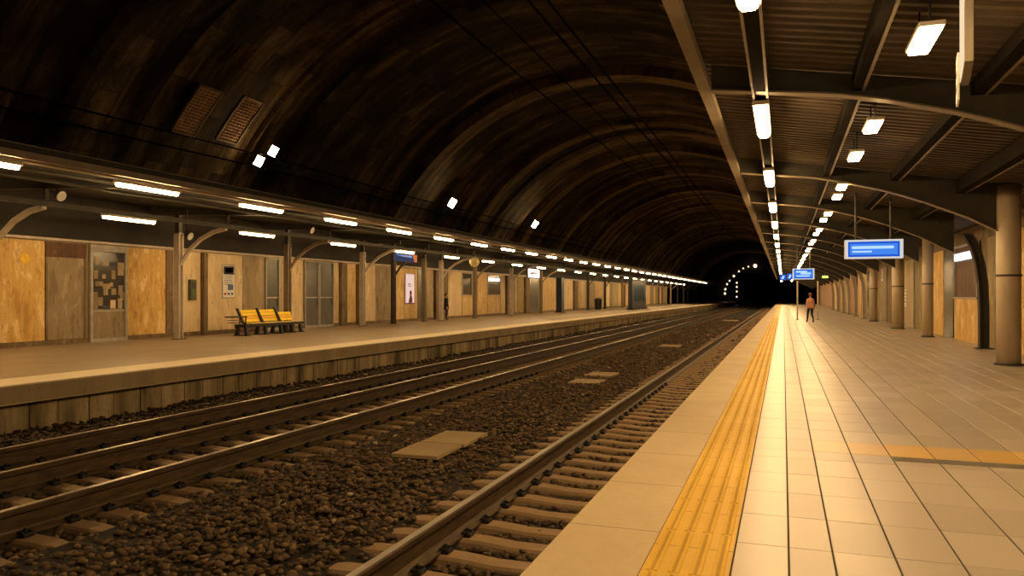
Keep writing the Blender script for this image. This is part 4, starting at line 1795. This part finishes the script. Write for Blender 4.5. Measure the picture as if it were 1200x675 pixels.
round_column(20.6, 4.92, 0.25, 'thick round column at the photo right edge, nearest on the right platform')
round_column(33.7, 5.32, 0.19, 'slender round column right of the blue display, beside ochre boards')
round_column(42.0, 5.32, 0.27, 'thick round column just right below the blue display')
round_column(53.6, 5.4, 0.24, 'round column behind the left half of the blue display')


def steel_post(y, x, label, mats):
    """Steel post that bends inward at the top to meet the roof beam."""
    t = thing('bent_post', label, 'post', (x, y, 0), 0, 'bent steel posts of the right platform')
    mb = MB()
    pts = [(0, 0.03), (0.0, 1.2), (-0.03, 2.0), (-0.11, 2.6), (-0.24, 3.1), (-0.44, 3.5)]
    for (a, b) in zip(pts, pts[1:]):
        mb.prism([(a[0] - 0.11, a[1]), (a[0] + 0.11, a[1]), (b[0] + 0.11, b[1]), (b[0] - 0.11, b[1])], 'y', -0.03, 0.03)
        for s in (-1, 1):
            mb.prism([(a[0] + s * 0.11 - 0.02, a[1]), (a[0] + s * 0.11 + 0.02, a[1]), (b[0] + s * 0.11 + 0.02, b[1]), (b[0] + s * 0.11 - 0.02, b[1])], 'y', -0.13, 0.13)
    mb.build('post_shaft', mats, t)
    mb = MB()
    mb.box(-0.24, 0.24, -0.2, 0.2, 0, 0.03)
    mb.build('base_plate', M_steel, t)
    return t


steel_post(26.7, 5.72, 'dark bent steel post just left of the thick round column', M_beam)
for i, (y, lab) in enumerate(((60.2, 'first'), (66.8, 'second'), (73.4, 'third'), (80, 'fourth'), (88, 'fifth'), (96, 'sixth'))):
    steel_post(y - 0.16, 5.45, f'distant bent steel post along the right wall, {lab} past the round columns', M_steel_lt)

# right wall
mb = MB()
mb.box(WALL_R, WALL_R + 0.3, Y0, 160, -0.2, 4.05)
structure(mb.build('wall_right', M_brown))
mb = MB()
mb.box(WALL_R - 0.05, WALL_R, Y0, 160, 0.0, 0.14)
structure(mb.build('baseboard_right', M_brown))
RW = [(1212, 1192, 'ochre', 'ochre board beside the thick round column at the photo right edge'),
      (1169, 1159.5, 'olive', 'olive board between the bent steel post and thick round column'),
      (1148, 1120, 'shopwindow', 'dim shop window with lit strip sign on the right platform'),
      (1118.5, 1108, 'grey', 'dark grey board just left of the right shop window'),
      (1107, 1095, 'ochre', 'ochre board two panels left of the right shop window'),
      (1094, 1088, 'dark', 'dark board between ochre board and slender round column'),
      (1083, 1073, 'olive', 'olive board just left of the slender round column'),
      (1072, 1061, 'tan2', 'greyish plaster panel between the two round columns'),
      (1060, 1052, 'rose', 'rosy board right behind the thick round column below display'),
      (1046, 1041, 'dark', 'dark board just left of the column below the blue display'),
      (1040, 1031, 'shut', 'grey brown board carrying a small white notice below the display'),
      (1030, 1022, 'ochre2', 'pale ochre board below the middle of the blue display'),
      (1021, 1017, 'grey', 'slim dark grey board below the left part of the display'),
      (1016.5, 1011, 'tan', 'tan panel just below the left end of the display'),
      (1010, 1006, 'ochre2', 'pale ochre board just left of the display in the right wall'),
      (1004, 996, 'rose', 'rosy board left below the blue display'),
      (995, 985, 'tan2', 'greyish plaster panel between two distant bent posts'),
      (984, 977, 'ochre2', 'distant pale ochre board near the green lit sign'),
      (976, 962, 'rose', 'distant rosy board beneath the green lit sign')]
for (a, b, k, lab) in RW:
    xx = WALL_R - 0.052
    ya, yb = wall_y(a, xx), wall_y(b, xx)
    if k == 'shopwindow':
        wn += 1
        nm = f'window_{wn}'
    else:
        nm = BNAME[k][0]
    wall_item(WALL_R - 0.052, -1, ya, yb, 0.0 if k != 'shopwindow' else 0.0, 3.45, k, nm, lab)


def paper_notice(y, z, w, h, label, m):
    mb = MB()
    mb.box(-0.012, 0, -w / 2, w / 2, -h / 2, h / 2, 0)
    for i in range(4):
        mb.box(-0.015, -0.012, -w * .38, w * rnd.uniform(.1, .38), h * (.34 - i * .2), h * (.42 - i * .2), 1)
    o = mb.build('paper_notice', [m, M_ink])
    o.location = (WALL_R - 0.105, y, z)
    tag(o, label, 'notice')


paper_notice(wall_y(1036, WALL_R), 2.95, 0.8, 0.75, 'white paper notice on the board below the blue display', M_paper)
paper_notice(wall_y(1064, WALL_R), 1.5, 0.5, 0.9, 'white paper notice low on panel between round columns', M_paper)

# blue display -------------------------------------------------------------------


def display(x, y, z, w, h, label, streaks):
    t = thing('platform_display', label, 'display', (x, y, z), 0)
    mb = MB()
    f = 0.055
    mb.box(-w / 2, w / 2, 0.0, 0.28, -h / 2, h / 2, 0, 0.01)
    case = mb.build('case', mat('orange_case', (0.55, 0.26, 0.10), None, 5, rough=0.5), t)
    mb = MB()
    for (a, b, c, d) in ((-w / 2, w / 2, h / 2 - f, h / 2), (-w / 2, w / 2, -h / 2, -h / 2 + f), (-w / 2, -w / 2 + f * 1.6, -h / 2 + f, h / 2 - f), (w / 2 - f * 1.6, w / 2, -h / 2 + f, h / 2 - f)):
        mb.box(a, b, -0.03, 0.0, c, d)
    mb.build('bezel', M_bezel, case)
    mb = MB()
    mb.box(-w / 2 + f * 1.6, w / 2 - f * 1.6, -0.008, 0.0, -h / 2 + f, h / 2 - f, 0)
    sw, sh = w / 2 - f * 1.6, h / 2 - f
    mb.box(-sw * .92, sw * .92, -0.011, -0.008, -sh * .72, sh * .72, 1)
    for (a, b, c, d) in streaks:
        rr_ = (d - c) / 2 * sh
        pts = []
        for k in range(7):
            an = -PI / 2 + PI * k / 6
            pts.append((sw * b + rr_ * math.cos(an), sh * (c + d) / 2 + rr_ * math.sin(an)))
        for k in range(7):
            an = PI / 2 + PI * k / 6
            pts.append((sw * a + rr_ * math.cos(an), sh * (c + d) / 2 + rr_ * math.sin(an)))
        mb.prism(pts, 'y', -0.016, -0.011, 2)
    s = mb.build('screen', [M_blue, M_blueglow, M_bluehi], t)
    s['label'] = 'glowing blue screen with pale lines'
    for s_ in (-0.3, 0.3):
        mb = MB()
        mb.tube([(w * s_, 0.14, h / 2), (w * s_, 0.14, roof_z(x + w * s_) - z - 0.01)], 0.03, 8)
        mb.build('hanger', M_steel, t)
    return t


display(2.50, 24.8, 2.98, 1.56, 0.56, 'blue lit platform display in a white frame hanging from right canopy', [(-.8, .72, .05, .42), (-.8, -.1, -.42, -.2)])
display(1.15, 50.0, 2.95, 1.25, 0.66, 'distant blue lit display hanging above the walking person', [(-.7, .3, .3, .7), (-.2, .7, -.1, .3), (-.7, .6, -.6, -.3)])


def blue_plate(px, py, d, w, h, label, m):
    du = (px - 600) / 900
    p = (d * (-SN + du * CS), d * (CS + du * SN), HC + (347 - py) / 900 * d)
    t = thing('lit_sign', label, 'sign', p)
    mb = MB()
    mb.box(-w / 2, w / 2, 0, 0.15, -h / 2, h / 2, 0, 0.01)
    mb.build('case', M_navy, t)
    mb = MB()
    mb.box(-w * .46, w * .46, -0.012, 0, -h * .42, h * .42, 0)
    mb.prism([(w * -.3, h * -.2), (w * .05, h * -.3), (w * .3, h * .2), (w * .0, h * .3)], 'y', -0.02, -0.012, 1)
    mb.build('lit_face', m, t)
    mb = MB()
    mb.tube([(0, 0.07, h / 2), (0, 0.07, roof_z(p[0]) - p[2] - .01)], 0.03, 6)
    mb.build('hanger', M_steel, t)


blue_plate(917.5, 325, 72, 0.55, 0.6, 'small deep blue lit sign far off under the canopy edge, left of two', [M_blue, M_bluehi])
blue_plate(925.5, 324, 66, 0.45, 0.6, 'small deep blue lit sign far off, right beside the distant display', [M_blue, M_bluehi])
blue_plate(967, 324.5, 62, 0.5, 0.22, 'small green lit sign above the distant rosy board', [M_greensign, M_greensign])

# distant frame posts under the far display
for (px, lab) in ((934.5, 'slim pale post left below the distant blue display'), (958.5, 'slim pale post right below the distant blue display')):
    d = 52
    du = (px - 600) / 900
    x, y = d * (-SN + du * CS), d * (CS + du * SN)
    t = thing('slim_post', lab, 'post', (x, y, 0), 0, 'posts below the distant display')
    mb = MB()
    mb.tube([(0, 0, 0.02), (0, 0, 2.62)], 0.05, 10)
    mb.build('shaft', M_steel_lt, t)
    mb = MB()
    mb.lathe([(0.12, 0), (0.12, 0.02), (0.07, 0.03)], (0, 0, 0), 14)
    mb.build('base_plate', M_steel, t)

# hanging double-faced sign, upper right
t = thing('hanging_sign', 'white double-faced sign seen edge-on hanging from the right canopy', 'sign', (1.53, 7.93, 0), -0.155)
mb = MB()
mb.box(0.0, 0.07, -0.46, 0.40, 3.60, 4.62, 0, 0.006)
mb.build('sign_box', M_steel_mid, t)
mb = MB()
mb.box(-0.008, 0.0, -0.44, 0.38, 3.63, 4.6)
f_ = mb.build('sign_face', M_dimsign, t)
mb = MB()
mb.box(-0.035, -0.015, 0.16, 0.48, 3.42, 3.86, 0, 0.004)
mb.box(-0.038, -0.035, 0.22, 0.42, 3.52, 3.57, 1)
mb.box(-0.038, -0.035, 0.22, 0.36, 3.66, 3.71, 1)
mb.build('number_plate', [M_white, M_ink], t)
for yy in (-0.3, 0.35):
    mb = MB()
    mb.tube([(0.035, yy, 4.62), (0.035, yy, 4.73)], 0.015, 6)
    mb.build('hanger', M_steel, t)


# ------------------------------------------------------------------ people
def person(name, label, loc, rz, pose, jacket, trousers, skin, hair, shoe, coat=0.0, bag=None):
    """One continuous skinned figure, facing +Y before rotation; pose = joint positions."""
    V, E, R = [], [], []

    def add(p, r, par=None):
        V.append(Vector(p))
        R.append(r)
        if par is not None:
            E.append((par, len(V) - 1))
        return len(V) - 1
    root = add((0, 0, 0.95), 0.135)
    belly = add((0, 0.01, 1.08), 0.13, root)
    chest = add((0, 0.0, 1.28), 0.15, belly)
    neckb = add((0, -0.01, 1.44), 0.085, chest)
    neck = add((0, 0.0, 1.51), 0.052, neckb)
    jaw = add((0, 0.025, 1.575), 0.068, neck)
    mid = add((0, 0.015, 1.64), 0.088, jaw)
    crown = add((0, 0.0, 1.715), 0.07, mid)
    nose = add((0, 0.115, 1.625), 0.014, mid)
    for s in (-1, 1):
        sh = add((s * 0.165, -0.005, 1.40), 0.068, chest)
        el = add(pose['elbow'][s], 0.045, sh)
        wr = add(pose['wrist'][s], 0.030, el)
        dv = (pose['wrist'][s] - pose['elbow'][s]).normalized()
        side = Vector((0, 1, 0)) - dv * dv.y
        side.normalize()
        pal = add(pose['wrist'][s] + dv * 0.06, 0.034, wr)
        inn = Vector((-s, 0, 0))
        for j, (o_, l_) in enumerate(((0.030, .075), (0.010, .085), (-0.010, .08), (-0.030, .06))):
            k1 = add(pose['wrist'][s] + dv * 0.10 + side * o_, 0.0105, pal)
            k2 = add(V[k1] + dv * l_ * .5 + inn * .008, 0.0095, k1)
            k3 = add(V[k2] + dv * l_ * .4 + inn * .022, 0.0085, k2)
        th = add(pose['wrist'][s] + dv * 0.05 + side * 0.042, 0.012, pal)
        add(V[th] + dv * 0.05 + side * 0.02 + inn * .01, 0.010, th)
        hip = add((s * 0.095, 0, 0.90), 0.105, root)
        kn = add(pose['knee'][s], 0.066, hip)
        add_c = add((pose['knee'][s] * .55 + pose['ankle'][s] * .45) + Vector((0, -0.02, 0)), 0.058, kn)
        an = add(pose['ankle'][s], 0.040, add_c)
        hl = pose['toe'][s]
        add(hl, 0.040, an)
    me = bpy.data.meshes.new(name + '_skeleton')
    me.from_pydata([tuple(v) for v in V], E, [])
    tmp = bpy.data.objects.new('tmp', me)
    COL.objects.link(tmp)
    tmp.modifiers.new('skin', 'SKIN')
    if not me.skin_vertices:
        bpy.context.view_layer.objects.active = tmp
        bm = bmesh.new()
        bm.from_mesh(me)
        bm.verts.layers.skin.verify()
        bm.to_mesh(me)
        bm.free()
    sv = me.skin_vertices[0].data
    for i, r in enumerate(R):
        fx = 1.0
        if i in (0, 1, 2):
            sv[i].radius = (r * 1.18, r * 0.82)
        else:
            sv[i].radius = (r, r)
        sv[i].use_root = (i == 0)
    ss = tmp.modifiers.new('sub', 'SUBSURF')
    ss.levels = ss.render_levels = 2
    dg = bpy.context.evaluated_depsgraph_get()
    dg.update()
    bme = bpy.data.meshes.new_from_object(tmp.evaluated_get(dg))
    bpy.data.objects.remove(tmp)
    bme.name = name
    t = thing(name, label, 'person', loc, rz)
    body = bpy.data.objects.new('body', bme)
    COL.objects.link(body)
    body.parent = t
    bme.materials.clear()
    for m in (skin, jacket, trousers, shoe):
        bme.materials.append(m)
    wl, wr_ = pose['wrist'][-1], pose['wrist'][1]
    for p in bme.polygons:
        c = p.center
        p.use_smooth = True
        nearhand = min((c - wl).length, (c - wr_).length)
        hand = False
        for s in (-1, 1):
            dv = (pose['wrist'][s] - pose['elbow'][s]).normalized()
            if (c - pose['wrist'][s]).dot(dv) > 0.0 and (c - pose['wrist'][s]).length < 0.26 and abs(c.x) > 0.185:
                hand = True
        foot = min((c - pose['toe'][-1]).length, (c - pose['toe'][1]).length, (c - pose['ankle'][-1]).length - .02, (c - pose['ankle'][1]).length - .02) < 0.11
        if hand or c.z > 1.49:
            p.material_index = 0
        elif foot:
            p.material_index = 3
        elif c.z > 0.98 or (abs(c.x) > 0.19 and c.z > 0.7):
            p.material_index = 1
        else:
            p.material_index = 2
    # hair cap
    bm = bmesh.new()
    bmesh.ops.create_uvsphere(bm, u_segments=18, v_segments=12, radius=1)
    for v in bm.verts:
        v.co = Vector((v.co.x * 0.098, v.co.y * 0.112 - 0.012, v.co.z * 0.118 + 1.675))
    bmesh.ops.delete(bm, geom=[v for v in bm.verts if (v.co.y > 0.035 and v.co.z < 1.70) or v.co.z < 1.585], context='VERTS')
    mb = MB()
    mb.bm(bm)
    h = mb.build('hair', hair, t, smooth=True, fix=False)
    h.modifiers.new('thick', 'SOLIDIFY').thickness = 0.012
    # eyes and mouth
    for s in (-1, 1):
        mb = MB()
        mb.lathe([(0.004, -.010), (0.011, -.005), (0.013, 0), (0.011, .005), (0.004, .010)], (s * 0.034, 0.094, 1.652), 8)
        mb.build('eye', M_ink, t)
    mb = MB()
    mb.box(-0.024, 0.024, 0.085, 0.096, 1.572, 1.580)
    mb.build('mouth', M_plum, t)
    if coat > 0:
        mb = MB()
        prof = [(0.235, 0.98 - coat), (0.225, 1.0), (0.20, 1.1), (0.205, 1.28), (0.17, 1.42), (0.075, 1.485)]
        n = 24
        for (r, z) in prof:
            mb.v += [(r * math.cos(2 * PI * k / n), r * 0.72 * math.sin(2 * PI * k / n), z) for k in range(n)]
        for i in range(len(prof) - 1):
            for k in range(n):
                k2 = (k + 1) % n
                mb.f.append((i * n + k, i * n + k2, i * n + n + k2, i * n + n + k))
                mb.m.append(0)
        c = mb.build('coat', jacket, t, smooth=True, fix=False)
        c.modifiers.new('thick', 'SOLIDIFY').thickness = 0.012
    return t


def V3(*a):
    return Vector(a)


stand = {'elbow': {-1: V3(-.235, -.03, 1.13), 1: V3(.235, -.03, 1.13)}, 'wrist': {-1: V3(-.24, .06, .88), 1: V3(.24, .06, .88)},
         'knee': {-1: V3(-.10, .02, .50), 1: V3(.10, .03, .50)}, 'ankle': {-1: V3(-.10, -.02, .085), 1: V3(.11, -.01, .085)}, 'toe': {-1: V3(-.11, .13, .034), 1: V3(.13, .14, .034)}}
walk = {'elbow': {-1: V3(-.24, -.13, 1.15), 1: V3(.24, .05, 1.14)}, 'wrist': {-1: V3(-.25, -.16, .91), 1: V3(.23, .25, .98)},
        'knee': {-1: V3(-.09, .20, .52), 1: V3(.09, -.02, .50)}, 'ankle': {-1: V3(-.09, .33, .10), 1: V3(.09, -.34, .17)}, 'toe': {-1: V3(-.09, .48, .05), 1: V3(.09, -.22, .036)}}
M_skin = mat('skin', (0.52, 0.32, 0.22), (0.46, 0.28, 0.19), 6, rough=0.55)
M_coatblk = mat('black_coat', (0.012, 0.012, 0.014), None, 6, rough=0.85)
M_jeans = mat('dark_trousers', (0.016, 0.016, 0.022), None, 6, rough=0.85)
M_salmon = mat('salmon_jacket', (0.50, 0.24, 0.16), (0.42, 0.2, 0.135), 5, rough=0.8)
M_hair = mat('dark_hair', (0.02, 0.014, 0.01), None, 9, rough=0.6)
M_hair2 = mat('red_brown_hair', (0.16, 0.05, 0.025), None, 9, rough=0.6)
d = 51.5
du = (523 - 600) / 900
person('person', 'person in a black coat and dark trousers standing beside a pale left column', (d * (-SN + du * CS), d * (CS + du * SN), 0), -PI / 2 + 0.25, stand, M_coatblk, M_jeans, M_skin, M_hair, M_black, coat=0.28)
d = 46.0
du = (949.5 - 600) / 900
person('person', 'person in a salmon jacket walking away along the right platform', (d * (-SN + du * CS), d * (CS + du * SN), 0), 0.25, walk, M_salmon, M_jeans, M_skin, M_hair2, M_black, coat=0.12)

# ------------------------------------------------------------------ world and view
w = bpy.data.worlds.new('world')
w.use_nodes = True
w.node_tree.nodes['Background'].inputs[0].default_value = (0.9, 0.55, 0.25, 1)
w.node_tree.nodes['Background'].inputs[1].default_value = 0.0
S.world = w
S.view_settings.view_transform = 'Standard'
S.view_settings.look = 'None'
S.view_settings.gamma = 1
S.view_settings.use_curve_mapping = False
S.view_settings.exposure = 1.0
S.cycles.use_denoising = True
S.cycles.max_bounces = 8
S.cycles.diffuse_bounces = 5
S.cycles.sample_clamp_indirect = 8
S.cycles.caustics_reflective = False
S.cycles.caustics_refractive = False
